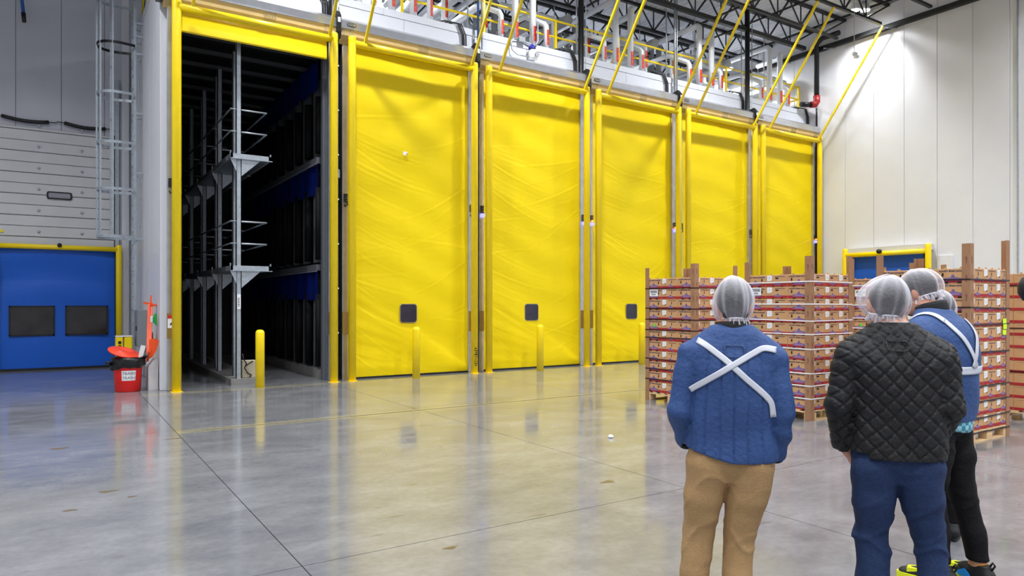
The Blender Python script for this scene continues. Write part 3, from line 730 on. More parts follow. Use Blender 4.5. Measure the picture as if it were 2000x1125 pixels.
# the wall beam, bridging lines, sprinkler line
B(XR - .17, XR - .01, 6, 26.9, 10.26, 10.40).build('wall_beam', joist_m, None).__setitem__('kind', 'structure')
for x, z in ((19.4, ROOF - .13), (17.0, 10.42), (14.0, ROOF - .13), (10.5, 10.42), (7, ROOF - .13)): B(x - .025, x + .025, 6, 26.9, z - .025, z + .025).build('bridging', joist_m, cl)
for x in (XR - .6,): B(x - .03, x + .03, 6, 26.9, 10.9, 10.96).build('bridging', joist_m, cl)
for y in (9.3, 11.9, 14.0, 15.7): MB().bar((XR - .2, y + .2, 10.29), (XR - .02, y - .1, 10.23), .04, .03).build('beam_clip', galv, cl)
sp = empty('sprinkler_riser', (21.79, 14.42, 8.4), 'black sprinkler riser with a red elbow in the right corner', 'pipe')
MB().path([(21.8, 13.6, 10.62), (21.79, 14.2, 10.62), (21.79, 14.42, 10.5), (21.79, 14.42, 8.62)], .085, 12).build('riser', blackm, sp)
MB().path([(21.79, 14.42, 8.72), (21.79, 14.42, 8.52), (21.76, 14.46, 8.43), (21.62, 14.53, 8.42)], .115, 12).build('elbow', red_paint, sp)
MB().path([(21.66, 14.52, 8.42), (21.30, 14.69, 8.42)], .085, 12).build('branch', blackm, sp)
MB().path([(21.98, 14.55, 8.36), (22.0, 14.56, 8.15), (22.0, 14.56, 0.0)], .03, 8).build('drain', blackm, sp)

# lamps
for k, (x, y) in enumerate(LAMP_XY):
    z = LAMP_Z; first = (k == 0)
    l = empty('high_bay_lamp', (x, y, z), ('glowing twin-lens high-bay lamp under the joists, upper right' if first else 'twin-lens high-bay lamp, %s row from the doors, %s from the right' % (NTH[k // 6], NTH[k % 6])), 'lamp', None if first else 'other high-bay lamps')
    for dx in (-.14, .14):
        MB().lathe([(.05, .22), (.1, .2), (.145, .06), (.15, .012), (.14, .008), (.001, .012)], (x + dx, y - dx * .6, z), 18).build('shade', white_plastic, l)
        MB().lathe([(.001, -.006), (.132, -.006), (.132, .004), (.001, .004)], (x + dx, y - dx * .6, z), 18).build('lens', lamp_em, l)
    B(x - .3, x + .3, y - .03, y + .03, z + .2, z + .26).build('arm', white_plastic, l)
    CY((x, y, z + .25), (x, y, 11.05), .012, n=6).build('hanger', galv, l)
    ld_ = bpy.data.lights.new('lamp_light', 'AREA'); ld_.shape = 'DISK'; ld_.size = .36; ld_.energy = LAMP_W * ((.55 if x > 21 else 1.0) if y > 12 else 1.0); ld_.spread = math.radians(122 if (x > 21 and y > 12) else 140); ld_.color = (.94, .97, 1.0)
    lo = bpy.data.objects.new('lamp_light', ld_); C.objects.link(lo); lo.parent = l; lo.location = (0, 0, -.03)
for k, (x, y) in enumerate(MEZZ_LAMPS):
    l = empty('service_lamp', (x, y, 10.2), 'bright lamp among the pipes over the %s' % ('second door', 'fifth door', 'sixth door, far back', 'third door, far back', 'sixth door, near the right wall')[k], 'lamp', None)
    MB().lathe([(.05, .2), (.12, .17), (.2, .02), (.19, .0), (.001, .01)], (x, y, 10.2), 18).build('shade', white_plastic, l)
    MB().lathe([(.001, -.012), (.18, -.012), (.18, 0), (.001, 0)], (x, y, 10.2), 18).build('lens', lamp_em, l)
    CY((x, y, 10.38), (x, y, 11.11), .012, n=6).build('hanger', galv, l)
    ld_ = bpy.data.lights.new('lamp_light', 'AREA'); ld_.shape = 'DISK'; ld_.size = .36; ld_.energy = 150; ld_.color = (.94, .97, 1.0)
    lo = bpy.data.objects.new('lamp_light', ld_); C.objects.link(lo); lo.parent = l; lo.location = (0, 0, -.03)
hs = empty('hanging_sensor', (20.03, 12.0, 9.05), 'small white sensor hanging on a long cord near the lamp', 'sensor')
CY((20.03, 12.02, 9.13), (20.03, 12.02, 11.05), .012, n=6).build('cord', M('pale_cord', (196, 180, 180), .6), hs)
MB().bbox(19.96, 20.12, 11.95, 12.06, 9.04, 9.15, .02).build('body', white_plastic, hs)
MB().lathe([(.02, -.1), (.075, -.08), (.085, -.03), (.06, 0)], (20.08, 11.98, 9.06), 14).build('dome', white_plastic, hs)

# ------------------------------------------------------------------ pipes and rails on top of the rooms
NP = ['over the first door', 'over the second door', 'over the third door', 'over the fourth door', 'over the fifth door', 'over the sixth door']
def red_label(x, y, z0, z1, r, par):
    # a wrap label on the side of the pipe that faces the hall's right
    rows = []
    a0 = math.degrees(math.atan2(-y, -x))
    for q in range(6):
        a = math.radians(a0 + 14 + q * 12); rows.append([(x + (r + .004) * math.cos(a), y + (r + .004) * math.sin(a), zz) for zz in (z0, z1)])
    lb = MB().grid(rows, True).build('pipe_label', red_lab, par)
    m = MB()
    for q in range(3):
        a = math.radians(a0 + 38 + 8 * (q % 2)); zz = z0 + (z1 - z0) * (.18 + .3 * q)
        rr = r + .007; w2 = .11
        m.add([(x + rr * math.cos(a - w2), y + rr * math.sin(a - w2), zz), (x + rr * math.cos(a + w2), y + rr * math.sin(a + w2), zz), (x + rr * math.cos(a + w2), y + rr * math.sin(a + w2), zz + .06), (x + rr * math.cos(a - w2), y + rr * math.sin(a - w2), zz + .06)], [(0, 1, 2, 3)])
    m.build('label_mark', orange_lab, lb)['kind'] = 'stuff'
for i in range(6):
    L = DL[i]; w = NP[i]
    def pp(name, pts, r, lab, mat=pipe_w, label=None, cat='pipe', group='insulated pipes over the doors'):
        e = empty(name, pts[0], lab + ' ' + w, cat, group)
        MB().path(pts, r, 12).build('run', mat, e)
        if label: red_label(pts[0][0], pts[0][1], label[0], label[1], r, e)
        return e
    y = 15.0
    pp('insulated_pipe', [(L + .74, y, 8.3), (L + .74, y, 8.9), (L + .72, y + .05, 9.0), (L + .45, y + .55, 9.28), (L + .40, y + .7, 9.3), (L + .40, y + 1.9, 9.3)], .07, 'white pipe with a slanting top, first from the left', label=(8.42, 8.78))
    pp('insulated_pipe', [(L + 1.17, y, 8.3), (L + 1.17, y, 10.15), (L + 1.17, y + .08, 10.22), (L + 1.17, y + 3.2, 10.22)], .088, 'tall white pipe turning back at its top, second from the left', label=(8.42, 8.82))
    pp('insulated_pipe', [(L + 1.72, y, 8.3), (L + 1.72, y, 10.02), (L + 1.78, y + .03, 10.08), (L + 2.05, y + .3, 10.08), (L + 2.1, y + 1.2, 10.08)], .088, 'tall white pipe turning right at its top, third from the left', label=(8.42, 8.82))
    pp('insulated_pipe', [(L + 2.15, y, 8.3), (L + 2.15, y, 8.92), (L + 2.12, y + .05, 9.0), (L + 1.86, y + .55, 9.3), (L + 1.82, y + .7, 9.3), (L + 1.82, y + 1.9, 9.3)], .072, 'white pipe with a slanting top, fourth from the left', label=(8.42, 8.82))
    y = 15.6
    pp('insulated_pipe', [(L + .62, y, 8.21), (L + .62, y, 9.3), (L + .62, y + .1, 9.4), (L + .62, y + 1.8, 9.4)], .075, 'white pipe with a red label behind the railing, left one', label=(8.75, 9.2))
    pp('insulated_pipe', [(L + 2.85, y, 8.21), (L + 2.85, y, 9.36), (L + 2.78, y, 9.46), (L + 1.1, y, 9.46)], .085, 'white pipe bending level to the left behind the railing', label=(8.75, 9.25))
    for k in range(4):
        xx = L + 1.55 + k * .26; yy = 18.2 - .1 * k
        pp('grey_riser', [(xx, yy, 10.85), (xx, yy, 9.95 - .06 * k), (xx, yy - .07, 9.85 - .06 * k), (xx, yy - .85, 9.3 - .05 * k), (xx, yy - .92, 9.2 - .05 * k), (xx, yy - .92, 8.21)], .1, 'grey insulated riser, %s of four far back' % NTH[k], pipe_g, group='grey risers far back')
    for k, (dx, zz) in enumerate(((.2, 9.75), (2.65, 9.6))):
        e_ = pp('grey_header_pipe', [(L + dx, 15.9, zz), (L + dx, 22.5, zz)], .14, ('left' if k == 0 else 'right') + ' thick grey header pipe running back', pipe_g, group='grey header pipes')
        for yy in (16.6, 20.6): CY((L + dx, yy, zz + .12), (L + dx, yy, 11.11), .012, n=6).build('hanger', galv, e_)
    u = empty('ceiling_unit', (L + 1.2, 17.2, 8.2), 'dark grey equipment cabinet on the room roof, %s' % w, 'equipment')
    MB().bbox(L + .75, L + 1.35, 16.9, 17.5, 8.2, 9.05, .02).build('case', unit_grey, u); MB().bbox(L + .8, L + 1.3, 16.88, 16.9, 8.3, 8.95, .005).build('front_cover', unit_grey, u)
    MB().bbox(L + 1.5, L + 1.7, 16.7, 16.9, 8.2, 8.72, .02).build('side_box', blackm, u)
    # thin hanger rods and cables at the right end of each room
    cbm = empty('cable_bundle', (L + 3.05, 14.82, 8.3), 'black cables looping over the edge at the right end, %s' % w, 'cable')
    for k in range(3):
        xx = L + 2.90 + .05 * k
        MB().path([(xx - .6 + .1*k, 15.1, 8.36), (xx - .38 + .06*k, 14.95, 8.40), (xx - .12, 14.79, 8.34), (xx, 14.785, 8.1), (xx + .01, 14.785, 7.80)], .017, 6).build('cable', black, cbm)
    for k, dx in enumerate((1.47, 3.2)):
        o = CY((L + dx, 15.05 + .4 * (k == 0), 8.2), (L + dx, 15.05 + .4 * (k == 0), 11.05), .02, n=6).build('hanger_rod', galv, None, org=(L + dx, 15.05, 8.2))
        tag(o, '%s thin steel hanger rod %s' % (('left', 'right')[k], w), 'rod', 'thin hanger rods')
# black standpipes between the doors
for k, (x, lab) in enumerate(((4.99, 'first and second'), (11.78, 'third and fourth'), (18.56, 'fifth and sixth'))):
    e = empty('standpipe', (x, 14.72, 0), 'black column with white conduit between the %s doors' % lab, 'column')
    CY((x, 14.72, 0), (x, 14.72, 11.05), .075, n=16).build('pipe', blackm, e)
    CY((x + .07, 14.60, .0), (x + .07, 14.60, 10.6), .014, n=8).build('conduit', galv, e)
    for q in range(7): B(x + .045, x + .095, 14.58, 14.63, 1.0 + q * .95, 1.03 + q * .95).build('clip', white_plastic, e)
    MB().bbox(x + .03, x + .11, 14.56, 14.64, 4.32, 4.5, .01).build('junction', conduit_m, e)
for k, (x, lab) in enumerate(((8.60, 'second and third'), (15.3, 'fourth and fifth'))):
    e = empty('conduit_pair', (x, 14.75, 7.6), 'thin conduits rising between the %s doors' % lab, 'conduit')
    CY((x, 14.72, 7.6), (x, 14.72, 11.0), .028, n=8).build('left_tube', blue_pipe if k == 0 else conduit_m, e)
    CY((x + .13, 14.76, 7.6), (x + .13, 14.76, 11.0), .022, n=8).build('right_tube', conduit_m, e)
# railing
rl = empty('railing', (1.9, 15.2, 8.2), 'yellow two-bar pipe railing along the top of the white rooms', 'railing')
for x in (2.1, 4.45, 6.82, 9.05, 11.29, 13.53, 15.8, 18.12, 20.2, 21.9): MB().bbox(x - .03, x + .03, 15.17, 15.23, 8.2, 9.27, .005).build('post', yellow, rl)
for z in (8.80, 9.24): CY((1.8, 15.2, z), (21.9, 15.2, z), .028, n=10).build('rail', yellow, rl)
for x in (9.05, 13.53, 18.12, 4.45): MB().bar((x - .02, 15.23, 8.95), (x - .02, 15.7, 8.2), .045, .045).build('strut', yellow, rl)
for z in (8.80, 9.24): CY((21.9, 15.2, z), (21.9, 19, z), .028, n=10).build('rail', yellow, rl)
# device with a blue cap on the fascia over the third door, fed by a conduit loop
ev = empty('wall_siren', (10.25, 14.7, 7.9), 'white siren with blue cap and grey cable loop above third door', 'siren')
MB().lathe([(.02, 0), (.11, .01), (.13, .06), (.12, .22), (.06, .30)], (10.22, 14.72, 7.84), 10).build('body', white_plastic, ev)
MB().lathe([(.13, 0), (.10, .04), (.01, .14)], (10.20, 14.72, 8.12), 4).build('cap', blue_cap, ev)
MB().skin([MB().ring((10.24, 14.62, 7.96), (.2, -1, 0), .05, 14), MB().ring((10.25, 14.56, 7.96), (.2, -1, 0), .075, 14)]).build('horn', M('grey_horn', (150, 150, 155), .4), ev)
MB().path([(10.42, 14.79, 8.9), (10.42, 14.79, 8.38), (10.36, 14.78, 8.28), (10.25, 14.78, 8.24), (9.98, 14.78, 8.30)], .02, 8).build('conduit', conduit_m, ev)
MB().bbox(9.80, 9.99, 14.72, 14.81, 8.24, 8.38, .01).build('junction_box', conduit_m, ev)
MB().path([(9.80, 14.78, 8.3), (9.66, 14.76, 8.3), (9.58, 14.76, 8.18), (9.60, 14.75, 8.0), (9.75, 14.73, 7.9), (10.1, 14.72, 7.9)], .014, 6).build('cable', conduit_m, ev)

# ------------------------------------------------------------------ pallets of cartons
t_line = text_mesh("world's finest avocados", .034, navy_ink, 'lettering', shear=.3, bold=.0012)
t_small = text_mesh("world's finest avocados", .018, navy_ink, 'small_lettering', shear=.3, bold=.0007)
t_logo = text_mesh('Mission', .045, lilac, 'emblem_lettering', shear=.15, bold=.0018)
t_logo_s = text_mesh('Mission', .028, lilac, 'emblem_lettering_small', shear=.15, bold=.0012)
CWL, CWF, CH = .366, .332, .1715
def face_parts(kind, W, slot):
    """list of (name, mesh) in face coordinates: x across (left to right), y up, outwards +z"""
    out = []
    def rect(name, x0, x1, y0, y1, mat, z=.0012, t=None):
        out.append((name, MB().box(x0, x1, y0, y1, 0, z).mesh(name, mat)))
    def poly(name, P, mat, z):
        out.append((name, MB().extr([(x, y, 0) for x, y in P], (0, 0, z)).mesh(name, mat)))
    rect('red_band', -W/2 + .003, W/2 - .003, .006, .044, red_ink, .0010)
    def arch(cx, cy, s): return [(cx + s*x, cy + s*y) for x, y in ((-.11, 0), (.11, 0), (.10, .022), (.12, .034), (.07, .042), (.03, .05), (.018, .062), (.018, .076), (.008, .086), (-.008, .086), (-.018, .076), (-.018, .062), (-.03, .05), (-.07, .042), (-.12, .034), (-.10, .022))]
    if kind == 'A':
        poly('emblem', arch(0, .026, .88), purple, .0022)
        m = t_logo.copy(); m.transform(Matrix.Translation((0, .046, .003))); out.append(('emblem_lettering', m))
        m = t_line.copy(); m.transform(Matrix.Translation((0, .144, .0015))); out.append(('lettering', m))
        for x in (-.115, .115):
            poly('hand_hole', [(x + .012*math.cos(a), .100 + .024*math.sin(a)*1.0) for a in [2*PI*k/10 for k in range(10)]], hole_m, .0016)
        for x in (-.075, .075): rect('notch', x - .024, x + .024, -.004 if slot == 'v' else -.002, .017 if slot == 'v' else .012, hole_m, .003)
    elif kind == 'L':
        poly('emblem', arch(.02, .028, .58), purple, .0022)
        m = t_logo_s.copy(); m.transform(Matrix.Translation((.02, .042, .003))); out.append(('emblem_lettering', m))
        m = t_small.copy(); m.transform(Matrix.Translation((.055, .148, .0015))); out.append(('lettering', m))
        xl = -W/2 + .02
        poly('label_sheet', [(xl, .085), (xl + .055, .085), (xl + .085, .098), (xl + .085, .165), (xl, .165)], paper, .0018)
        for k in range(4): rect('label_print', xl + .012 + .01 * (k % 2), xl + .07, .108 + k*.012, .110 + k*.012, grey_ink, .0024)
        if slot == 'h': poly('hand_hole', [(.005 + .032*math.cos(a), .122 + .011*math.sin(a)) for a in [2*PI*k/12 for k in range(12)]], hole_m, .0016)
        else:
            poly('hand_hole', [(.045 + .007*math.cos(a), .108 + .026*math.sin(a)) for a in [2*PI*k/10 for k in range(10)]], hole_m, .0016)
            poly('hand_hole', [(xl + .065 + .008*math.cos(a), .082 + .012*math.sin(a)) for a in [2*PI*k/10 for k in range(10)]], hole_m, .0022)
        for x in (-.06, .09): rect('notch', x - .014, x + .014, .000, .012, card if slot == 'v' else hole_m, .003)
    elif kind == 'P':
        rect('flap_seam', -W/2 + .04, W/2 - .04, .150, .152, navy_ink, .0012)
    return out
FACES = {(k, s): face_parts(k, CWL if k == 'A' else CWF, s) for k in ('A', 'L') for s in ('h', 'v')}
FACES[('L', 'hL')] = face_parts('L', CWL, 'h'); FACES[('L', 'vL')] = face_parts('L', CWL, 'v'); FACES[('P', 'v')] = face_parts('P', CWL, 'v')
BODY = {}
def body_mesh(w, d):
    k = (round(w, 3), round(d, 3))
    if k not in BODY: BODY[k] = MB().bbox(0, w, 0, d, 0, CH, .004).mesh('carton', card)
    return BODY[k]
# orientation of a face: left face looks to -x (its left-to-right runs -y), front face looks to -y (left-to-right runs +x)
ROT_L = Matrix(((0, 0, -1), (-1, 0, 0), (0, 1, 0))).to_4x4()
ROT_F = Matrix(((1, 0, 0), (0, 0, -1), (0, 1, 0))).to_4x4()
FM = {}
def add_face(c, key, side, mid, tier):
    if (key, side) not in FM:
        r = []
        for nm, me in FACES[key]:
            m2 = me.copy(); m2.transform(ROT_L if side == 'L' else ROT_F); r.append((nm, m2))
        FM[(key, side)] = r
    for nm, me in FM[(key, side)]:
        o = bpy.data.objects.new(nm, me); C.objects.link(o); o.parent = c; o.location = mid
tab_me = MB().extr([(-.02, 0, 0), (.02, 0, 0), (.014, 0, .018), (-.014, 0, .018)], (0, .006, 0)).mesh('tab', card)
def stack(px, py, slot, desc, posts, straps, strap_m, dot=None, plain=False, lean=0):
    """px,py: near left corner of the pallet load; left face along +y, front face along +x"""
    LY, LX = 3 * .3667, 3 * .333
    # pallet
    pl = empty('pallet', (px, py, 0), 'pale wooden pallet under the %s' % desc, 'pallet')
    for k in range(3):
        yy = py + (0.0, LY/2 - .05, LY - .1)[k]
        B(px, px + LX, yy, yy + .1, 0, .018).build('base_board', wood, pl)
        for xx in (px, px + LX/2 - .07, px + LX - .14): MB().bbox(xx, xx + .14, yy, yy + .1, .018, .108, .004).build('block', wood, pl)
    for k in range(3): B(px + (0, LX/2 - .05, LX - .1)[k], px + (0, LX/2 - .05, LX - .1)[k] + .1, py, py + LY, .108, .126).build('stringer_board', wood, pl)
    for k in range(7):
        yy = py + k * (LY - .095) / 6; B(px, px + LX, yy, yy + .095, .126, .144).build('deck_board', wood, pl)
    z0 = .1445
    for t in range(11):
        z = z0 + t * .1745
        spots = [('left', iy) for iy in (2, 1)] + [('corner', 0)] + [('front', ix) for ix in (1, 2)]
        if plain: spots = [('left', 2), ('left', 1), ('corner', 0)]
        for where, q in spots:
            j = .0035
            jx = random.uniform(0, .003); jy = random.uniform(0, .003)
            if where == 'left': x, y, wx, wy = px, py + q * .3667, .5, CWL
            elif where == 'corner': x, y, wx, wy = px, py, CWF, CWL
            else: x, y, wx, wy = px + q * .333, py, CWF, CWL
            x += jx + .001; y += jy
            c = link('avocado_carton', body_mesh(wx, wy), None, (x, y, z))
            col = {('left', 2): 'far left column', ('left', 1): 'middle column of left side', ('corner', 0): 'near corner column', ('front', 1): 'middle column of right side', ('front', 2): 'far right column'}[(where, q)]
            tag(c, 'brown carton, %s tier, %s, %s' % (ORD[t], col, desc), 'carton', 'printed cartons on the %s' % desc)
            if plain: add_face(c, ('P', 'v'), 'L', (0, wy/2, 0), t)
            else:
                if where != 'front':
                    add_face(c, ('L', slot + 'L') if q == 1 and where == 'left' else ('A', slot), 'L', (0, wy/2, 0), t)
                if where != 'left': add_face(c, ('L', slot), 'F', (wx/2, 0, 0), t)
            if t == 10:
                if where != 'front':
                    for s_ in (-.09, .09):
                        o = bpy.data.objects.new('tab', tab_me); C.objects.link(o); o.parent = c; o.location = (.01, wy/2 + s_, CH); o.rotation_euler = (0, 0, PI/2)
                if where != 'left':
                    for s_ in (-.08, .08):
                        o = bpy.data.objects.new('tab', tab_me); C.objects.link(o); o.parent = c; o.location = (wx/2 + s_, .006, CH)
    # one placard with bar code, far left column, second tier from the top
    if not plain:
        z = z0 + 9 * .1745 + .05; yy = py + 2 * .3667 + .17
        p = empty('shipping_placard', (px, yy, z), 'white bar-code placard on the %s' % desc, 'placard')
        B(px - .008, px - .003, yy - .09, yy + .1, z, z + .115).build('sheet', paper, p)
        for k in range(14): B(px - .0095, px - .008, yy - .075 + k*.0115, yy - .075 + k*.0115 + (.007 if k % 3 else .004), z + .055, z + .1).build('bar', ink, p)
        for k in range(2): B(px - .0095, px - .008, yy - .04, yy + .06, z + .02 + k*.014, z + .027 + k*.014).build('print_line', ink, p)
    if dot is not None:
        z = z0 + dot * .1745 + .055; o = B(px - .006, px - .002, py + .88, py + .92, z, z + .05).build('sticker', green_dot, None, org=(px, py + .9, z)); tag(o, 'small bright green sticker on the %s' % desc, 'sticker')
    # corner posts: L-shaped board
    wl = .085
    for (cxx, cyy, sx, sy, h, nm) in ((px, py, 1, 1, posts[0], 'near'), (px, py + LY + .005, 1, -1, posts[1], 'far left'), (px + LX + .007, py, -1, 1, posts[2], 'right'), (px + LX + .007, py + LY + .005, -1, -1, posts[3], 'far right')):
        if not h: continue
        e = .006; m = MB()
        P = [(-e*sx, -e*sy), (wl*sx, -e*sy), (wl*sx, -.001*sy), (-.001*sx, -.001*sy), (-.001*sx, wl*sy), (-e*sx, wl*sy)]
        if sx * sy < 0: P = P[::-1]
        zb = 0.0 if nm != 'far right' else 0.0
        o = m.extr([(cxx + a, cyy + b, zb) for a, b in P], (lean * .02 if nm == 'right' else 0, 0, h)).build('corner_board', card_post, None, org=(cxx, cyy, 0))
        tag(o, 'brown corner board, %s corner of the %s' % (nm, desc), 'corner board', 'corner boards')
        if nm == 'near':
            k = 0
            while .35 + k * .22 < h - .08:
                zz = .35 + k * .22
                for (u, v) in ((1, 0), (0, 1)):
                    a = MB()
                    P2 = [(.03, 0), (.045, .02), (.038, .045), (.048, .075), (.033, .095), (.022, .06), (.03, .03)]
                    if u: a.extr([(cxx + x, cyy - .0075, zz + y) for x, y in P2], (0, .0012, 0))
                    else: a.extr([(cxx - .0075, cyy + x, zz + y) for x, y in P2], (.0012, 0, 0))
                    a.build('printed_mark', card_ink, o)
                k += 1
    for k, z in enumerate(straps):
        g = .009; hh = .008; dz = [random.uniform(-.012, .012) for _ in range(4)]
        cs = [(px - g, py - g), (px + LX + g, py - g), (px + LX + g, py + LY + g), (px - g, py + LY + g)]
        m = MB()
        for q in range(4):
            a = cs[q]; b = cs[(q + 1) % 4]; za = z + dz[q]; zb = z + dz[(q + 1) % 4]
            m.bar((*a, za), (*b, zb), .0025, hh * 2)
        o = m.build('strap', strap_m, None, org=(px, py, z)); tag(o, '%s plastic strap around the %s, %s from its top' % ('white' if strap_m is strap_w else 'dark', desc, ['first', 'second', 'third', 'fourth', 'fifth', 'sixth', 'seventh', 'eighth', 'ninth'][k]), 'strap', 'straps')
WS = [1.951, 1.626, 1.403, 1.22, 1.009, .654, .496, .298]
stack(8.515, 7.76, 'v', 'dark-strapped stack farthest left', (2.28, 2.25, 2.27, 2.27), [1.90, 1.565, 1.38, 1.21, 1.067, .703, .545, .365], strap_k, dot=6)
stack(8.84, 5.945, 'h', 'white-strapped stack behind the blue jacket', (2.31, 2.27, 2.34, 2.24), WS, strap_w, dot=6)
stack(11.62, 5.95, 'h', 'white-strapped stack half hidden behind others', (2.3, 2.42, 2.3, 2.3), WS, strap_w, dot=6)
stack(8.96, 3.96, 'v', 'dark-strapped stack on the right', (2.35, 2.27, 2.43, 2.26), [1.94, 1.59, 1.40, 1.06, .66, .48, .29, .12], strap_k)
stack(11.30, 3.70, 'v', 'unlabelled stack at the right edge', (0, 0, 0, 0), [1.9, 1.3, .7], strap_k, plain=True)
nt_ = empty('neon_tape', (9.86, 3.95, 1.3), 'neon yellow tape strip on the dark-strapped stack at right', 'tape')
for k, (dx, z) in enumerate(((0, 1.40), (.012, 1.33), (-.005, 1.26))): B(9.78 + dx, 9.87 + dx, 3.948, 3.953, z, z + .06).build('strip', neon, nt_)

# ------------------------------------------------------------------ people (grown as one continuous surface from a distance field)
class Field:
    def __init__(s, lo, hi, h):
        s.lo = np.array(lo, np.float32); s.h = h
        n = np.ceil((np.array(hi) - lo) / h).astype(int) + 1
        s.ax = [s.lo[k] + h * np.arange(n[k], dtype=np.float32) for k in range(3)]
        s.D = np.full(n, 1., np.float32)
    def sub(s, lo, hi):
        sl = []
        for k in range(3):
            a = max(0, int((lo[k] - s.lo[k]) / s.h)); b = min(s.D.shape[k], int((hi[k] - s.lo[k]) / s.h) + 2)
            sl.append(slice(a, max(a, b)))
        sl = tuple(sl); X = s.ax[0][sl[0]][:, None, None]; Y = s.ax[1][sl[1]][None, :, None]; Z = s.ax[2][sl[2]][None, None, :]
        return sl, X, Y, Z
    def blend(s, sl, d, k):
        a = s.D[sl]
        if k > 0:
            h = np.maximum(k - np.abs(a - d), 0) / k; s.D[sl] = np.minimum(a, d) - h * h * k * .25
        else: s.D[sl] = np.minimum(a, d)
    def cone(s, p0, p1, r0, r1, k=.03, disp=None):
        p0 = np.array(p0, np.float32); p1 = np.array(p1, np.float32); m = max(r0, r1) + k + .03
        sl, X, Y, Z = s.sub(np.minimum(p0, p1) - m, np.maximum(p0, p1) + m)
        b = p1 - p0; L2 = float(b @ b) + 1e-9
        t = np.clip(((X - p0[0])*b[0] + (Y - p0[1])*b[1] + (Z - p0[2])*b[2]) / L2, 0, 1)
        d = np.sqrt((X - p0[0] - t*b[0])**2 + (Y - p0[1] - t*b[1])**2 + (Z - p0[2] - t*b[2])**2) - (r0 + (r1 - r0) * t)
        if disp is not None: d = d - disp(X, Y, Z, t)
        s.blend(sl, d, k)
    def chain(s, pts, rs, k=.03, disp=None):
        for a, b, ra, rb_ in zip(pts[:-1], pts[1:], rs[:-1], rs[1:]): s.cone(a, b, ra, rb_, k, disp)
    def ell(s, c, r, k=.02, R=None):
        c = np.array(c, np.float32); m = max(r) + k + .02
        sl, X, Y, Z = s.sub(c - m, c + m)
        x, y, z = X - c[0], Y - c[1], Z - c[2]
        if R is not None:
            x, y, z = (x*R[0][0] + y*R[1][0] + z*R[2][0]), (x*R[0][1] + y*R[1][1] + z*R[2][1]), (x*R[0][2] + y*R[1][2] + z*R[2][2])
        q = np.sqrt((x/r[0])**2 + (y/r[1])**2 + (z/r[2])**2); g = np.sqrt((x/r[0]**2)**2 + (y/r[1]**2)**2 + (z/r[2]**2)**2) + 1e-6
        s.blend(sl, q * (q - 1) / g, k)
    def loft(s, rings, k=.03, disp=None, n=2.3):
        """rings: (z, cx, cy, a, b)"""
        R = np.array(rings, np.float32); R = R[np.argsort(R[:, 0])]
        m = .06
        lo = (np.min(R[:, 1] - R[:, 3]) - m, np.min(R[:, 2] - R[:, 4]) - m, R[0, 0] - m); hi = (np.max(R[:, 1] + R[:, 3]) + m, np.max(R[:, 2] + R[:, 4]) + m, R[-1, 0] + m)
        sl, X, Y, Z = s.sub(lo, hi); zz = s.ax[2][sl[2]]
        def ip(c):
            v = np.interp(zz, R[:, 0], R[:, c]); 
            ker = max(1, int(.03 / s.h)); v2 = np.convolve(np.pad(v, ker, mode='edge'), np.ones(2*ker+1) / (2*ker+1), 'valid')
            return v2.astype(np.float32)[None, None, :]
        cx, cy, a, b = ip(1), ip(2), ip(3), ip(4)
        q = ((np.abs(X - cx)/a)**n + (np.abs(Y - cy)/b)**n) ** (1./n)
        d = (q - 1) * np.minimum(a, b)
        if disp is not None: d = d - disp(X - cx, Y - cy, Z, a)
        d = np.maximum(d, np.maximum(R[0, 0] - Z, Z - R[-1, 0]) * .9)
        s.blend(sl, d, k)
    def cut(s, fn): 
        X = s.ax[0][:, None, None]; Y = s.ax[1][None, :, None]; Z = s.ax[2][None, None, :]
        s.D = np.maximum(s.D, fn(X, Y, Z)).astype(np.float32)
    def nets(s):
        D = s.D; S = D < 0; n = np.array(D.shape) - 1
        cnt = np.zeros(n, np.uint8)
        for a in (0, 1):
            for b in (0, 1):
                for c in (0, 1): cnt += S[a:n[0]+a, b:n[1]+b, c:n[2]+c]
        msk = (cnt > 0) & (cnt < 8); I, J, K = np.nonzero(msk)
        ids = np.full(n, -1, np.int32); ids[msk] = np.arange(len(I))
        acc = np.zeros((len(I), 3), np.float32); ct = np.zeros(len(I), np.float32)
        cor = [(a, b, c) for a in (0, 1) for b in (0, 1) for c in (0, 1)]
        for p in cor:
            for ax in range(3):
                if p[ax]: continue
                q = list(p); q[ax] = 1
                da = D[I+p[0], J+p[1], K+p[2]]; db = D[I+q[0], J+q[1], K+q[2]]
                cr = (da < 0) != (db < 0); t = da[cr] / (da[cr] - db[cr])
                v = np.tile(np.array(p, np.float32), (len(t), 1)); v[:, ax] = t
                acc[cr] += v; ct[cr] += 1
        V = (np.stack([I, J, K], 1) + acc / ct[:, None]) * s.h + s.lo
        F = []
        for ax in range(3):
            u, v = (ax + 1) % 3, (ax + 2) % 3
            A = np.moveaxis(S, (ax, u, v), (0, 1, 2)); G = np.moveaxis(ids, (ax, u, v), (0, 1, 2))
            e = A[:-1, 1:-1, 1:-1] != A[1:, 1:-1, 1:-1]; i, j, k = np.nonzero(e)
            q = np.stack([G[i, j, k], G[i, j+1, k], G[i, j+1, k+1], G[i, j, k+1]], 1)
            fl = A[i, j+1, k+1]; q[~fl] = q[~fl][:, ::-1]; F.append(q)
        F = np.concatenate(F); F = F[(F >= 0).all(1)]
        return V, F
def smooth(V, F, it=2, lam=.5):
    n = len(V)
    for _ in range(it):
        acc = np.zeros_like(V); c = np.zeros(n, np.float32)
        for k in range(4):
            for o in (1, 3):
                np.add.at(acc, F[:, k], V[F[:, (k+o) % 4]]); np.add.at(c, F[:, k], 1)
        V = V + lam * (acc / np.maximum(c, 1)[:, None] - V)
    return V
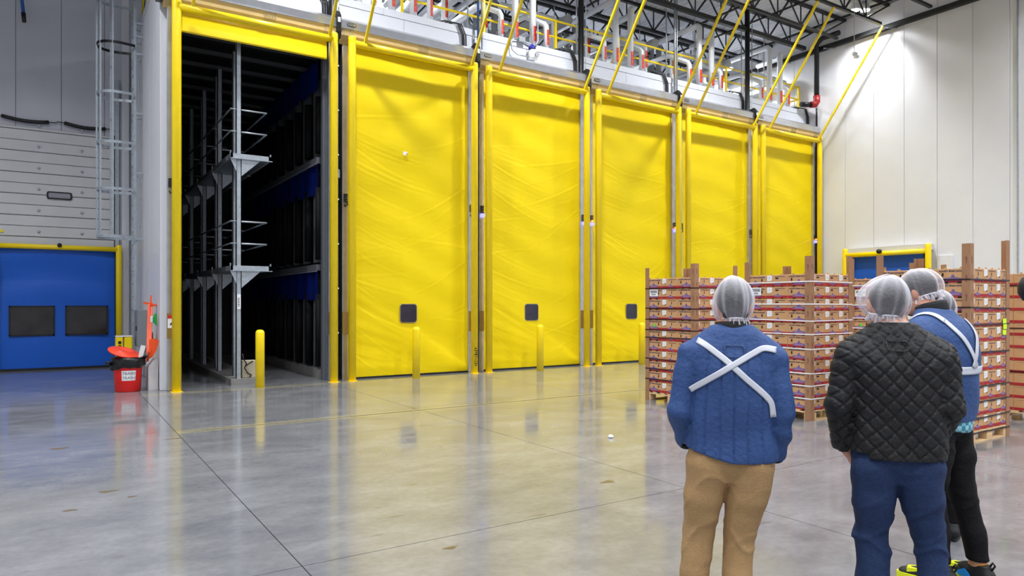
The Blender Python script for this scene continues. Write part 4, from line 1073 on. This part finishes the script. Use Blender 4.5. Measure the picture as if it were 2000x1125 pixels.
def rotz(a): c, s_ = math.cos(a), math.sin(a); return np.array([[c, -s_, 0], [s_, c, 0], [0, 0, 1]])
def rotx(a): c, s_ = math.cos(a), math.sin(a); return np.array([[1, 0, 0], [0, c, -s_], [0, s_, c]])
def roty(a): c, s_ = math.cos(a), math.sin(a); return np.array([[c, 0, s_], [0, 1, 0], [-s_, 0, c]])

def head_prims(f, hc, R):
    P = lambda x, y, z: np.array(hc) + R @ np.array([x, y, z])
    f.ell(P(0, -.012, .028), (.076, .097, .092), .03, R)
    f.ell(P(0, .035, -.04), (.060, .062, .072), .03, R)
    f.cone(P(-.02, .062, -.098), P(.02, .062, -.098), .026, .026, .025)
    f.cone(P(-.05, .0, -.07), P(-.03, .05, -.10), .022, .024, .025); f.cone(P(.05, .0, -.07), P(.03, .05, -.10), .022, .024, .025)
    f.cone(P(0, .092, .004), P(0, .116, -.034), .009, .013, .014)
    f.cone(P(-.016, .098, -.036), P(.016, .098, -.036), .010, .010, .01)
    f.cone(P(-.035, .086, .022), P(.035, .086, .022), .010, .010, .014)
    f.cone(P(-.022, .092, -.066), P(.022, .092, -.066), .009, .009, .008)
    for sx in (-1, 1): 
        f.ell(P(sx*.079, -.012, -.012), (.010, .021, .032), .008, R @ rotz(sx * -.35))
        f.ell(P(sx*.07, -.005, -.03), (.012, .014, .014), .01, R)
def hand_prims(f, wr, dirv, up, side):
    """palm, five unequal bent fingers and a thumb leaving the side of the palm"""
    d = np.array(dirv, float); d /= np.linalg.norm(d); up = np.array(up, float); up -= d * (up @ d); up /= np.linalg.norm(up); lat = np.cross(d, up) * side
    w_ = np.array(wr, float)
    f.cone(w_ - d*.03, w_ + d*.03, .027, .03, .02)
    for q in (-1, 0, 1): f.cone(w_ + d*.02 + lat*q*.018, w_ + d*.085 + lat*q*.026, .018, .016, .015)
    for q, (L1, L2) in enumerate(((.036, .034), (.042, .040), (.038, .036), (.030, .028))):
        b = w_ + d*.09 + lat*(.033 - q*.022); c = w_ + d*(.09 + L1) + lat*(.035 - q*.023) - up*.012; e = c + d*L2*.7 - up*L2*.7
        f.cone(b, c, .0098, .009, .005); f.cone(c, e, .009, .0078, .003)
    b = w_ + d*.03 + lat*.03; c = b + d*.035 + lat*.028 - up*.01; f.cone(b, c, .014, .012, .01); f.cone(c, c + d*.032 + lat*.006 - up*.01, .0115, .009, .004)

def hairnet(par, hc, R, sx, sy, sz, tail=0., low=-.62, seed=1):
    """translucent bouffant net: pleated dome over the hair with a gathered ruffle hem"""
    r = np.random.default_rng(seed); ph = r.random(12) * 6.28
    nu, nv = 96, 40; rows = []
    e0 = math.asin(max(-.95, low))
    for j in range(nv):
        el = PI/2 + (e0 - PI/2) * j / (nv - 1); row = []
        for i in range(nu + 1):
            a = 2*PI*i/nu
            f_ = j / (nv - 1)
            pl = .0035 * math.sin(9*a + ph[0] + .8*math.sin(2*a)) + .003 * math.sin(15*a + ph[1] + 2*f_) 
            pl *= .25 + 1.3 * f_ ** 1.6
            pl += .006 * math.sin(2*a + ph[2] + 3*f_) + .004 * math.sin(3*a + ph[3] - 5*f_)
            k = 1 + .10 * max(0, math.sin(PI * min(1, f_ * 1.15)) ) * 0
            cx = math.cos(el) * math.cos(a) * (sx + pl); cy = math.cos(el) * math.sin(a) * (sy + pl); cz = math.sin(el) * (sz + pl * .6)
            if tail: cx -= tail * max(0, -math.cos(a)) ** 2 * math.cos(el) ** 2 * (1 if cz > -.09 else .6)
            q = R @ np.array([cx, cy, cz]); row.append(tuple(np.array(hc) + q))
        rows.append(row)
    dome = MB().grid(rows, True).build('hairnet', net_m, par, local=True)
    # hem
    rows = []
    for j in range(7):
        row = []
        for i in range(nu*2 + 1):
            a = PI*i/nu; el = e0
            fr = .007 * math.sin(31*a + ph[4]) + .006 * math.sin(19*a + ph[5]); dz = -.034 * j / 6
            k = .93 + .03*math.sin(PI*j/6) + .05 * (j / 6)
            x = (math.cos(el) * (sx + fr * (j / 3.)) * k) * math.cos(a); y = (math.cos(el) * (sy + fr * (j / 3.)) * k) * math.sin(a)
            z = math.sin(el) * sz + dz + .010 * math.sin(7*a + ph[6]) * (j/6) + .012 - .004 * math.sin(23*a) * j / 6
            if tail: x -= tail * max(0, -math.cos(a)) ** 2 * math.cos(el) ** 2 * .6
            row.append(tuple(np.array(hc) + R @ np.array([x, y, z])))
        rows.append(row)
    MB().grid(rows, True).build('hem_ruffle', net_ruffle, dome, local=True)
    ring_ = []
    for i in range(48):
        a = 2*PI*i/48; x = math.cos(e0)*sx*.95*math.cos(a); y = math.cos(e0)*sy*.95*math.sin(a)
        if tail: x -= tail * max(0, -math.cos(a)) ** 2 * math.cos(e0) ** 2 * .6
        ring_.append(tuple(np.array(hc) + R @ np.array([x, y, math.sin(e0)*sz + .008])))
    MB().path(ring_ + [ring_[0]], .0045, 6).build('elastic_edge', net_hem, dome, local=True)
    return dome

def folds(am, s0=0.):
    def fn(X, Y, Z, *a):
        return am * (np.sin(34*Z + 11*X + 2.2*np.sin(13*Y + 6*Z + s0) + s0) * .35 + .35 * np.sin(19*Z - 23*X + 9*Y + s0*2) * np.sin(7*Z + s0)) \
            + am * 1.3 * (1 - np.abs(np.sin(15*Z + 9*np.abs(X) + 1.3*np.sin(17*X + s0) + s0))) ** 4 * (np.exp(-((Z - .82)/.07)**2) + np.exp(-((Z - .50)/.10)**2) + .5*np.exp(-((Z - .2)/.1)**2)) \
            + am * .9 * (1 - np.abs(np.sin(19*Z - 12*X + 1.1*np.sin(13*Y + 2*s0)))) ** 4 * np.exp(-((Z - .60)/.16)**2)
    return fn
def ribbon(par, bvh, pts, wid, mat, name, d, off=.004):
    """strip laid on the jacket: pts in local (x, y, z) rays shot along d"""
    P = [Vector(p) for p in pts]; d = Vector(d).normalized(); L = []
    dense = []
    for a, b in zip(P[:-1], P[1:]):
        m = max(2, int((b - a).length / .012))
        dense += [a.lerp(b, q / m) for q in range(m)]
    dense.append(P[-1]); rows = []
    for q, p in enumerate(dense):
        t = (dense[min(q+1, len(dense)-1)] - dense[max(0, q-1)]).normalized(); n = t.cross(d).normalized(); row = []
        for s_ in (-.5, -.25, 0, .25, .5):
            o = p + n * (wid * s_); h = bvh.ray_cast(o - d * 1.0, d)
            if h[0] is None: row = None; break
            row.append(h[0] - d * off)
        if row: rows.append(row)
    if len(rows) > 2:
        # smooth the hit depth along the strip
        A = np.array(rows)
        for _ in range(3): A[1:-1] = (A[:-2] + 2*A[1:-1] + A[2:]) / 4
        A = A - np.array(d) * .003
        m = MB().grid([[tuple(v) for v in r] for r in A], True)
        o = m.build(name, mat, par, local=True); md = o.modifiers.new('thickness', 'SOLIDIFY'); md.thickness = .003; md.offset = 0
        return o

def make_person(S):
    R = rotz(S['hyaw']) @ rotx(S['hpitch']) @ roty(S.get('hroll', 0)); hc = np.array(S['hc'])
    nb = np.array(S['nb'])
    lo, hi = (-.45, -.32, -.01), (.45, .45, 1.95)
    f = Field(lo, hi, .0075)
    head_prims(f, hc, R)
    f.chain([hc + R @ np.array([0, -.02, -.05]), nb, nb - [0, .01, .08]], [.056, .062, .085], .03)
    tr = [(z, cx, cy, max(.05, a - .05), max(.05, b - .045)) for z, cx, cy, a, b in S['torso']]
    tr[-1] = (tr[-1][0] + .02,) + tr[-1][1:]
    f.loft(tr, .04)
    for s_ in (0, 1):
        sh, el, wr = [np.array(S[k][s_], float) for k in ('sh', 'el', 'wr')]
        f.chain([sh, el, wr], [.05, .04, .03], .03)
        hand_prims(f, wr, S['hd'][s_], S['hup'][s_], 1 if s_ == 0 else -1)
        f.chain(S['leg'][s_], [max(.045, r - .022) for r in S['legr'][s_]], .03)
        an = np.array(S['leg'][s_][-1], float); td = np.array(S['toe'][s_], float); td /= np.linalg.norm(td)
        f.cone((an[0] - td[0]*.03, an[1] - td[1]*.03, .05), (an[0] + td[0]*.14, an[1] + td[1]*.14, .035), .036, .026, .03); f.cone((an[0], an[1], an[2]), (an[0], an[1], .06), .04, .038, .02)
    V, F = f.nets(); V = smooth(V, F, 1)
    p = link('person', fastmesh('person', V, F, skin), None, (S['loc'][0], S['loc'][1], 0)); p.rotation_euler = (0, 0, S['rz'])
    tag(p, S['label'], 'person')
    # eyes, lips
    for sx in (-1, 1):
        c = hc + R @ np.array([sx*.031, .086, .004])
        e = MB().lathe([(.0005, -.011), (.008, -.008), (.011, 0), (.008, .008), (.0005, .011)], tuple(c), 12).build('eye', eye_w, p, local=True)
        c2 = c + R @ np.array([0, .009, 0]); MB().lathe([(.0005, -.005), (.004, -.003), (.005, 0), (.004, .003), (.0005, .005)], tuple(c2), 10).build('iris', ink, e, local=True)
        q = [hc + R @ np.array([sx*x, y, z]) for x, y, z in ((.014, .098, .026), (.03, .097, .031), (.047, .086, .025))]
        MB().path([tuple(v) for v in q], .004, 6).build('eyebrow', S.get('hairmat', hair_d), p, local=True)
    q = [hc + R @ np.array([x, y, -.066]) for x, y in ((-.024, .092), (-.01, .101), (.01, .101), (.024, .092))]
    MB().path([tuple(v) for v in q], .005, 6).build('lips', lip_m, p, local=True)
    # hair cap
    f = Field(hc - .16, hc + .16, .006)
    f.ell(hc + R @ np.array([0, -.016, .032]), (.0845, .104, .098), 0, R)
    f.cone(hc + R @ np.array([-.035, -.070, -.045]), hc + R @ np.array([.035, -.070, -.045]), .024, .024, .03)
    n_ = R @ np.array([0, .5, -1.]); n_ /= np.linalg.norm(n_)
    def cutf(X, Y, Z): return (X - hc[0]) * n_[0] + (Y - hc[1]) * n_[1] + (Z - hc[2]) * n_[2] - .044
    f.cut(cutf)
    f2 = R @ np.array([0, 1., 0])
    f.cut(lambda X, Y, Z: np.minimum((X-hc[0])*f2[0] + (Y-hc[1])*f2[1] + (Z-hc[2])*f2[2] - .06, .055 - ((X-hc[0])*R[0][2] + (Y-hc[1])*R[1][2] + (Z-hc[2])*R[2][2])))
    V, F = f.nets(); link('hair', fastmesh('hair', smooth(V, F, 2), F, S.get('hairmat', hair_d)), p)
    if S.get('beard'):
        f = Field(hc - .17, hc + .17, .006)
        f.ell(hc + R @ np.array([0, .038, -.062]), (.066, .064, .066), .02, R)
        f.cone(hc + R @ np.array([-.02, .066, -.104]), hc + R @ np.array([.02, .066, -.104]), .028, .028, .02)
        f.cut(lambda X, Y, Z: ((X-hc[0])*R[0][2] + (Y-hc[1])*R[1][2] + (Z-hc[2])*R[2][2]) + .035 - .0)
        f.cut(lambda X, Y, Z: -((X-hc[0])*f2[0] + (Y-hc[1])*f2[1] + (Z-hc[2])*f2[2]) + .005)
        V, F = f.nets(); link('beard', fastmesh('beard', smooth(V, F, 2), F, beard_m), p)
    # jacket
    jh = S.get('jh', .0065)
    zlo = min(t[0] for t in S['torso'])
    f = Field((-.42, -.30, zlo - .06), (.42, .38, S['torso'][-1][0] + .1), jh)
    f.loft(S['torso'], .03, S['jdisp'])
    for s_ in (0, 1):
        sh, el, wr = [np.array(S[k][s_], float) for k in ('sh', 'el', 'wr')]
        mid = (sh + el) / 2
        inner = np.array([S['nb'][0] + (.06 if s_ else -.06), S['nb'][1] - .02, S['nb'][2] - .03])
        f.cone(inner, sh, .075, S['sr'][0], .05, S['sdisp'])
        f.chain([sh, mid, el, (el*.45 + wr*.55), wr], S['sr'], .005, S['sdisp'])
    hem = S['hem']
    f.cut(lambda X, Y, Z: np.where(np.abs(X - S['hemx']) < S['hemw'], hem(X) - Z, -1.))
    for s_ in (0, 1):
        el, wr = np.array(S['el'][s_], float), np.array(S['wr'][s_], float); dd = (wr - el) / np.linalg.norm(wr - el)
        def cf(X, Y, Z):
            a = (X-wr[0])*dd[0] + (Y-wr[1])*dd[1] + (Z-wr[2])*dd[2] - .012
            rad = np.sqrt((X-wr[0])**2 + (Y-wr[1])**2 + (Z-wr[2])**2)
            return np.where(rad < .12, a, -1.) if True else a
        X = f.ax[0][:, None, None]; Y = f.ax[1][None, :, None]; Z = f.ax[2][None, None, :]
        # only cut the sleeve's own tip, never the body
        body = np.abs(X - S['hemx']) < S['hemw'] - .005
        f.D = np.where(body, f.D, np.maximum(f.D, cf(X, Y, Z))).astype(np.float32)
    V, F = f.nets(); V = smooth(V, F, 1, .4)
    j = link('jacket', fastmesh('jacket', V, F, S['jmat']), p)
    bvh = BVHTree.FromPolygons([tuple(v) for v in V], [tuple(q) for q in F])
    # collar band
    cc = S['collar']; rows = []
    n = 40
    for z, k in ((-.5, 1.06), (-.2, 1.04), (.2, 1.0), (.5, .97), (.42, .9), (.0, .88)):
        rows.append([(cc[0] + cc[3]*k*math.cos(a) + cc[6]*z*.0, cc[1] + cc[4]*k*math.sin(a) + .012*z, cc[2] + z*cc[5]*(1 - .25*max(0, math.sin(a))) + cc[6]*math.sin(a) + cc[7]*math.cos(a)) for a in [2*PI*q/n for q in range(n)]])
    MB().skin(rows, caps=False).build('collar', S.get('cmat', knit), p, local=True)
    for s_ in (0, 1):
        if S.get('cuff', (1, 1))[s_]:
            el, wr = Vector(S['el'][s_]), Vector(S['wr'][s_]); dd = (wr - el).normalized()
            CY(wr - dd*.004, wr + dd*.022, S['sr'][-1]*.93, S['sr'][-1]*.86, 20).build('cuff', S.get('cuffmat', knit), p, local=True)
    # trousers
    f = Field((-.42, -.30, .0), (.42, .35, 1.1), .0075)
    f.loft(S['pelvis'], .03, S['tdisp'])
    for s_ in (0, 1): f.chain(S['leg'][s_], S['legr'][s_], .016, S['tdisp'])
    hz = S.get('them', .06); ztop = S['pelvis'][-1][0]
    f.cut(lambda X, Y, Z: np.maximum(hz - Z, Z - ztop) + 0*X + 0*Y)
    V, F = f.nets(); link('trousers', fastmesh('trousers', smooth(V, F, 1, .4), F, S['tmat']), p)
    # shoes
    for s_ in (0, 1):
        an = np.array(S['leg'][s_][-1], float); td = np.array(S['toe'][s_], float); td /= np.linalg.norm(td); lt = np.array([td[1], -td[0], 0])
        at = lambda a, b, z: tuple(np.array([an[0], an[1], 0]) + td*a + lt*b + np.array([0, 0, z]))
        f = Field((an[0] - .32, an[1] - .32, -.005), (an[0] + .32, an[1] + .32, .16), .005)
        f.cone(at(-.055, 0, .055), at(.06, 0, .06), .042, .046, .02); f.cone(at(.06, 0, .055), at(.175, .005, .035), .044, .036, .02); f.cone(at(-.05, 0, .06), at(-.035, 0, .115), .038, .034, .02); f.cone(at(0, 0, .06), at(.0, 0, .112), .046, .042, .02)
        f.cut(lambda X, Y, Z: .022 - Z + 0*X + 0*Y); f.cut(lambda X, Y, Z: Z - .118 + 0*X + 0*Y)
        V, F = f.nets(); sh_ = link('shoe', fastmesh('shoe', smooth(V, F, 2), F, S['smat'][0]), p)
        # sole outline
        P = []
        for k in range(28):
            a = 2*PI*k/28; lx = math.cos(a); ly = math.sin(a)
            x = .062 + .158*lx*(1.0 if lx > 0 else .98); y = (.046 + .010*lx) * ly * (1 - .12*max(0, lx)**3)
            P.append(at(x, y, .001))
        hs_ = S.get('soleh', .026)
        MB().extr(P, (0, 0, hs_)).build('sole', S['smat'][1], sh_, local=True)
        if S.get('sporty'):
            MB().extr([at(.01, -.0475, .03), at(.085, -.0475, .03), at(.10, -.046, .05), at(.05, -.044, .078), at(.02, -.047, .055)], tuple(lt * -.006)).build('side_patch', shoe_b, sh_, local=True)
            MB().extr([at(.01, .0475, .03), at(.085, .0475, .03), at(.10, .046, .05), at(.05, .044, .078), at(.02, .047, .055)], tuple(lt * .006)).build('side_patch', shoe_b, sh_, local=True)
            MB().extr([at(.10, -.035, .04), at(.16, -.03, .035), at(.16, .03, .035), at(.10, .035, .04)], (0, 0, .043)).build('toe_cap', shoe_y, sh_, local=True)
            rg = [at(.0 + .045*math.cos(a), .04*math.sin(a), .116 - .008*math.cos(a)) for a in [2*PI*q/20 for q in range(21)]]
            MB().path(rg, .007, 6).build('collar_lining', shoe_o, sh_, local=True)
            MB().path([at(-.08, 0, .10), at(-.098, 0, .13), at(-.085, 0, .145), at(-.07, 0, .12)], .006, 6).build('pull_tab', shoe_k, sh_, local=True)
    hairnet(p, hc + R @ np.array(S.get('netc', (0, -.012, .02))), R @ rotx(S.get('nettilt', 0)), *S['net'], tail=S.get('tail', 0.), low=S.get('netlow', -.62), seed=S.get('seed', 1))
    return p, j, bvh

def view_yaw(x, y, left_deg):   # facing = away from the camera, turned left
    return math.atan2(y, x) + math.radians(left_deg) - PI/2

# -- man with crossed silver straps
def quilt_cols(X, Y, Z, a):   # vertical channel quilting and slack folds
    th = np.arctan2(X, -Y); u = th * .19
    ph = (u / .078) % 1.0; g = np.minimum(ph, 1 - ph) * .078
    return -.0075 * np.exp(-(g / .0045) ** 2) + .004 * np.sin(23*Z + 5*X + 2*np.sin(8*X + 3)) * np.exp(-((Z - 1.02) / .22) ** 2) + .004 * np.sin(11*Z + 14*X) + 0 * a
P1 = dict(loc=(2.73, 2.27), rz=view_yaw(2.73, 2.27, 6), label='person in blue quilted jacket with crossed silver straps and tan trousers, seen from behind',
    hc=(.02, .035, 1.637), hyaw=.05, hpitch=-.06, nb=(.012, -.005, 1.50),
    torso=[(.86, .008, .015, .212, .150), (.93, .006, .012, .214, .153), (1.05, .004, .005, .200, .147), (1.2, .006, -.005, .203, .146), (1.34, .01, -.012, .208, .140), (1.42, .012, -.012, .190, .120), (1.475, .012, -.010, .135, .095), (1.525, .012, -.004, .085, .080)],
    sh=((-.172, -.012, 1.395), (.192, -.012, 1.385)), el=((-.228, -.03, 1.14), (.226, -.03, 1.12)), wr=((-.196, .085, .965), (.218, .065, .915)),
    sr=[.074, .071, .066, .062, .050], hd=((.7, .35, -.6), (-.7, .3, -.6)), hup=((-1, 0, 0), (1, 0, 0)),
    hem=lambda X: .955 - .27 * (np.minimum(X, 0) + .2) + .0 * X, hemx=.006, hemw=.222,
    jmat=jkt_blue, jh=.005, jdisp=quilt_cols, sdisp=lambda X, Y, Z, t: .0065 * np.sin(42*Z + 7*X + 10*Y + 2*np.sin(13*Z)) * (.35 + .65*np.exp(-((Z - 1.1)/.14)**2)),
    collar=(.012, .0, 1.530, .080, .080, .058, -.006, 0.), cuff=(1, 1),
    pelvis=[(.80, -.005, .012, .150, .085), (.85, -.002, .012, .180, .115), (.90, .002, .01, .196, .132), (.95, .006, .01, .200, .140), (1.06, .006, .01, .18, .125)],
    leg=(((-.096, -.008, .87), (-.120, -.002, .72), (-.140, .02, .54), (-.165, .0, .34), (-.185, -.01, .10)), ((.098, -.008, .87), (.078, .004, .72), (.050, .025, .54), (.036, .0, .34), (.03, -.01, .10))),
    legr=((.108, .092, .074, .068, .066), (.110, .098, .074, .066, .064)), tdisp=folds(.006, .4), tmat=tan, toe=((-.2, 1, 0), (.15, 1, 0)), smat=(shoe_br, black),
    net=(.093, .122, .124), netlow=-.74, netc=(0, -.018, .02), seed=3)
p1, j1, b1 = make_person(P1)
zc = 1.372
ribbon(p1, b1, [(-.155, 0, 1.475), (-.12, 0, 1.455), (-.03, 0, 1.385), (.06, 0, 1.30), (.135, 0, 1.235), (.178, 0, 1.19), (.186, 0, 1.12)], .0275, reflect, 'reflective_strip', (0, 1, 0))
ribbon(p1, b1, [(.20, 0, 1.432), (.14, 0, 1.445), (.06, 0, 1.40), (-.03, 0, 1.345), (-.10, 0, 1.30), (-.19, 0, 1.238)], .0275, reflect, 'reflective_strip', (0, 1, 0), .006)
ribbon(p1, b1, [(-.035, 0, 1.452), (.055, 0, 1.452), (.055, 0, 1.40), (-.035, 0, 1.40), (-.035, 0, 1.452)], .005, M('jacket_seam', (34, 60, 110), .6), 'label_seam', (0, 1, 0))

# -- man in the black quilted jacket
def diamond(u, z, s=.088):
    a = ((u + z * 1.13) / s) % 1.0; b = ((u - z * 1.13) / s) % 1.0
    ga = np.minimum(a, 1 - a) * s; gb = np.minimum(b, 1 - b) * s
    return .009 * (1 - np.exp(-(ga / .007) ** 2)) * (1 - np.exp(-(gb / .007) ** 2)) - .005
def dq(X, Y, Z, a): return diamond(np.arctan2(X, -Y) * .19, Z) + .004 * np.sin(17*Z + 9*X + 1.5*np.sin(8*X)) + 0 * a
def dqs(X, Y, Z, t): return diamond(X * 1.0 + Y * .5, Z, .08) + .004 * np.sin(34*Z + 11*Y)
P2 = dict(loc=(3.352, 1.816), rz=view_yaw(3.352, 1.816, 10), label='person in black diamond-quilted jacket and blue jeans, left hand in pocket, seen from behind',
    hc=(-.02, .04, 1.648), hyaw=.04, hpitch=-.04, hroll=.06, nb=(-.005, .0, 1.50),
    torso=[(.88, .018, .01, .200, .150), (.96, .018, .008, .202, .150), (1.08, .016, .0, .198, .146), (1.22, .012, -.01, .205, .146), (1.36, .006, -.016, .212, .142), (1.44, .002, -.012, .190, .120), (1.49, -.002, -.008, .130, .096), (1.54, -.005, .0, .088, .082)],
    sh=((-.182, -.012, 1.400), (.190, -.012, 1.400)), el=((-.236, -.035, 1.15), (.222, -.03, 1.16)), wr=((-.205, .05, .955), (.205, .13, 1.0)),
    sr=[.076, .073, .066, .062, .052], hd=((.40, .30, -.9), (-.8, .5, -.6)), hup=((-1, 0, 0), (1, 0, 0)),
    hem=lambda X: .922 + .02 * (X < -.12) + 0 * X, hemx=.018, hemw=.212,
    jmat=jkt_black, jdisp=dq, sdisp=dqs, jh=.0055, collar=(-.005, .004, 1.526, .088, .086, .06, -.004, .0), cmat=jkt_black, cuff=(0, 1),
    pelvis=[(.80, .012, .012, .150, .085), (.85, .012, .012, .178, .115), (.90, .014, .01, .192, .132), (.95, .016, .01, .195, .140), (1.06, .016, .01, .18, .125)],
    leg=(((-.082, -.008, .87), (-.082, -.002, .72), (-.088, .02, .54), (-.092, .0, .34), (-.098, -.01, .10)), ((.106, -.008, .87), (.120, .002, .72), (.158, .03, .54), (.172, .0, .34), (.178, -.01, .10))),
    legr=((.108, .094, .072, .073, .074), (.108, .092, .068, .064, .066)), tdisp=folds(.009, 1.3), tmat=jean, toe=((-.15, 1, 0), (.2, 1, 0)), smat=(shoe_br, black),
    net=(.100, .124, .116), netc=(0, -.018, .02), tail=.035, netlow=-.70, nettilt=.10, seed=5)
p2, j2, b2 = make_person(P2)
col2 = MB().skin([[( -.005 + .070*math.cos(a), .004 + .070*math.sin(a), z + .004*math.sin(a)) for a in [2*PI*q/30 for q in range(30)]] for z in (1.52, 1.566)], caps=False).build('shirt_collar', paper, p2, local=True)
ribbon(p2, b2, [(-.05, 0, 1.475), (.045, 0, 1.475), (.045, 0, 1.43), (-.05, 0, 1.43), (-.05, 0, 1.475)], .005, M('black_seam', (20, 20, 22), .6), 'label_seam', (0, 1, 0))

# -- bearded man turned towards the doors
def p3d(X, Y, Z, a): return .005 * np.sin(9*Z + 6*X) + .004 * np.sin(19*Z + 13*Y + 2*np.sin(9*X)) * (Z < 1.25) + 0 * a
P3 = dict(loc=(4.45, 2.134), rz=view_yaw(4.45, 2.134, 62), label='person in blue jacket over turquoise checked shirt, bearded, wearing yellow and black trainers',
    hc=(.03, .145, 1.715), hyaw=.12, hpitch=-.26, nb=(.0, .045, 1.57), hairmat=hair_d, beard=True,
    torso=[(.94, .0, -.01, .200, .160), (1.04, .0, -.02, .205, .165), (1.18, .0, -.03, .208, .165), (1.34, .0, -.03, .215, .165), (1.46, .0, -.018, .212, .148), (1.53, .0, .0, .185, .120), (1.575, .0, .022, .125, .098), (1.61, .0, .035, .088, .085)],
    sh=((-.202, .0, 1.47), (.202, .0, 1.47)), el=((-.262, .04, 1.19), (.262, .06, 1.19)), wr=((-.13, .24, 1.09), (.13, .24, 1.07)),
    sr=[.086, .080, .072, .066, .052], hd=((.9, .4, .1), (-.9, .4, .1)), hup=((0, 1, 0), (0, 1, 0)),
    hem=lambda X: .962 + 0 * X, hemx=.0, hemw=.225,
    jmat=jkt_blue, jdisp=p3d, sdisp=lambda X, Y, Z, t: .006 * np.sin(38*Z + 9*X + 8*Y), collar=(.0, .045, 1.612, .088, .086, .07, -.022, .0),
    pelvis=[(.84, .0, -.005, .150, .09), (.89, .0, -.008, .180, .12), (.93, .0, -.01, .190, .136), (.98, .0, -.01, .190, .140), (1.08, .0, -.01, .18, .13)],
    leg=(((-.095, -.02, .90), (-.105, -.03, .74), (-.110, -.01, .52), (-.118, -.05, .30), (-.122, -.06, .12)), ((.095, -.02, .90), (.100, -.05, .74), (.110, -.07, .52), (.118, -.13, .30), (.12, -.155, .13))),
    legr=((.106, .094, .074, .066, .060), (.106, .092, .072, .064, .060)), tdisp=folds(.006, 2.2), tmat=blk_tr, toe=((-.35, 1, 0), (.10, 1, 0)), smat=(shoe_k, shoe_y), sporty=True, soleh=.042, them=.135,
    net=(.100, .128, .116), netlow=-.66, nettilt=-.10, netc=(0, -.018, .03), seed=8)
p3, j3, b3 = make_person(P3)
rows = []
for z, k in ((.985, .97), (.95, 1.0), (.92, 1.0), (.885, .985), (.886, .96)):
    rows.append([(.0 + .196*k*math.cos(a), -.012 + .152*k*math.sin(a), z + .018 + (.006*math.sin(5*a) - .03*max(0, math.sin(a)) if z < .93 else 0)) for a in [2*PI*q/48 for q in range(48)]])
MB().skin(rows, caps=False).build('shirt_hem', check_m, p3, local=True)
ribbon(p3, b3, [(-.205, 0, 1.27), (-.1, 0, 1.262), (.1, 0, 1.262), (.205, 0, 1.27)], .045, reflect, 'reflective_strip', (0, 1, 0))
ribbon(p3, b3, [(-.12, 0, 1.555), (-.10, 0, 1.50), (-.04, 0, 1.40), (.02, 0, 1.28)], .03, reflect, 'reflective_strip', (0, 1, 0), .006)
ribbon(p3, b3, [(.12, 0, 1.555), (.10, 0, 1.50), (.04, 0, 1.40), (-.02, 0, 1.28)], .03, reflect, 'reflective_strip', (0, 1, 0), .008)
ribbon(p3, b3, [(-.20, .10, 1.53), (-.175, .04, 1.545), (-.145, -.03, 1.55), (-.12, -.09, 1.53)], .03, reflect, 'reflective_strip', (0, .35, -1), .006)

# -- fourth person, almost hidden
P4 = dict(P3, loc=(5.245, 2.506), rz=view_yaw(5.245, 2.506, 4), label='person almost hidden, only a netted head showing behind the bearded one',
    hc=(.0, -.01, 1.60), hyaw=.0, hpitch=.0, nb=(0., .0, 1.45), beard=False,
    torso=[(.90, .0, .0, .18, .14), (1.1, .0, .0, .175, .14), (1.28, .0, -.01, .18, .14), (1.36, .0, -.01, .17, .13), (1.42, .0, .0, .13, .10), (1.48, .0, .015, .08, .08)],
    sh=((-.15, .02, 1.34), (.15, .02, 1.34)), el=((-.165, .05, 1.08), (.165, .05, 1.08)), wr=((-.13, .20, .98), (.13, .20, .98)),
    sr=[.075, .07, .062, .056, .045], hem=lambda X: .91 + 0*X, hemw=.205, jmat=jkt_dark, jdisp=lambda X, Y, Z, a: 0*X + 0*Y + 0*Z, collar=(.0, .02, 1.47, .08, .08, .05, 0., 0.),
    jh=.011, smat=(shoe_k, black), toe=((-.05, 1, 0), (.05, 1, 0)), sporty=False, them=.07,
    leg=(((-.085, -.01, .88), (-.085, -.005, .74), (-.080, .0, .52), (-.075, .0, .30), (-.075, .0, .10)), ((.085, -.01, .88), (.085, -.01, .74), (.080, .0, .52), (.075, .0, .30), (.075, .0, .10))), soleh=.026, net=(.094, .122, .112), netlow=-.55, nettilt=0., seed=11)
p4, j4, b4 = make_person(P4)

# ------------------------------------------------------------------ small things
q = Vector((.5455 + .7405*.8381, .8381 - .7405*.5455, 0)) * 4.0
bm_ = empty('dark_round_object', (q.x, q.y, 0), 'dark rounded object on an added slim stand at the right frame edge', 'stand')  # unidentified dark object; the stand is added to hold it up
MB().lathe([(.001, -.085), (.045, -.07), (.068, -.03), (.07, .015), (.05, .06), (.001, .08)], (q.x, q.y, 1.735), 20).build('round_head', M('dark_round_matte', (24, 20, 30), .5), bm_)
CY((q.x, q.y, .02), (q.x, q.y, 1.66), .012, n=10).build('stem', blackm, bm_); MB().lathe([(.14, 0), (.14, .015), (.02, .03)], (q.x, q.y, 0), 24).build('base', blackm, bm_)
o = MB().lathe([(.001, 0), (.03, .004), (.035, .02), (.02, .035), (.001, .04)], (0, 0, 0), 9).build('litter_ball', paper, None); x, y = gpt(1193, 855); o.location = (x, y, 0); tag(o, 'tiny crumpled white paper ball on the bare floor', 'litter')
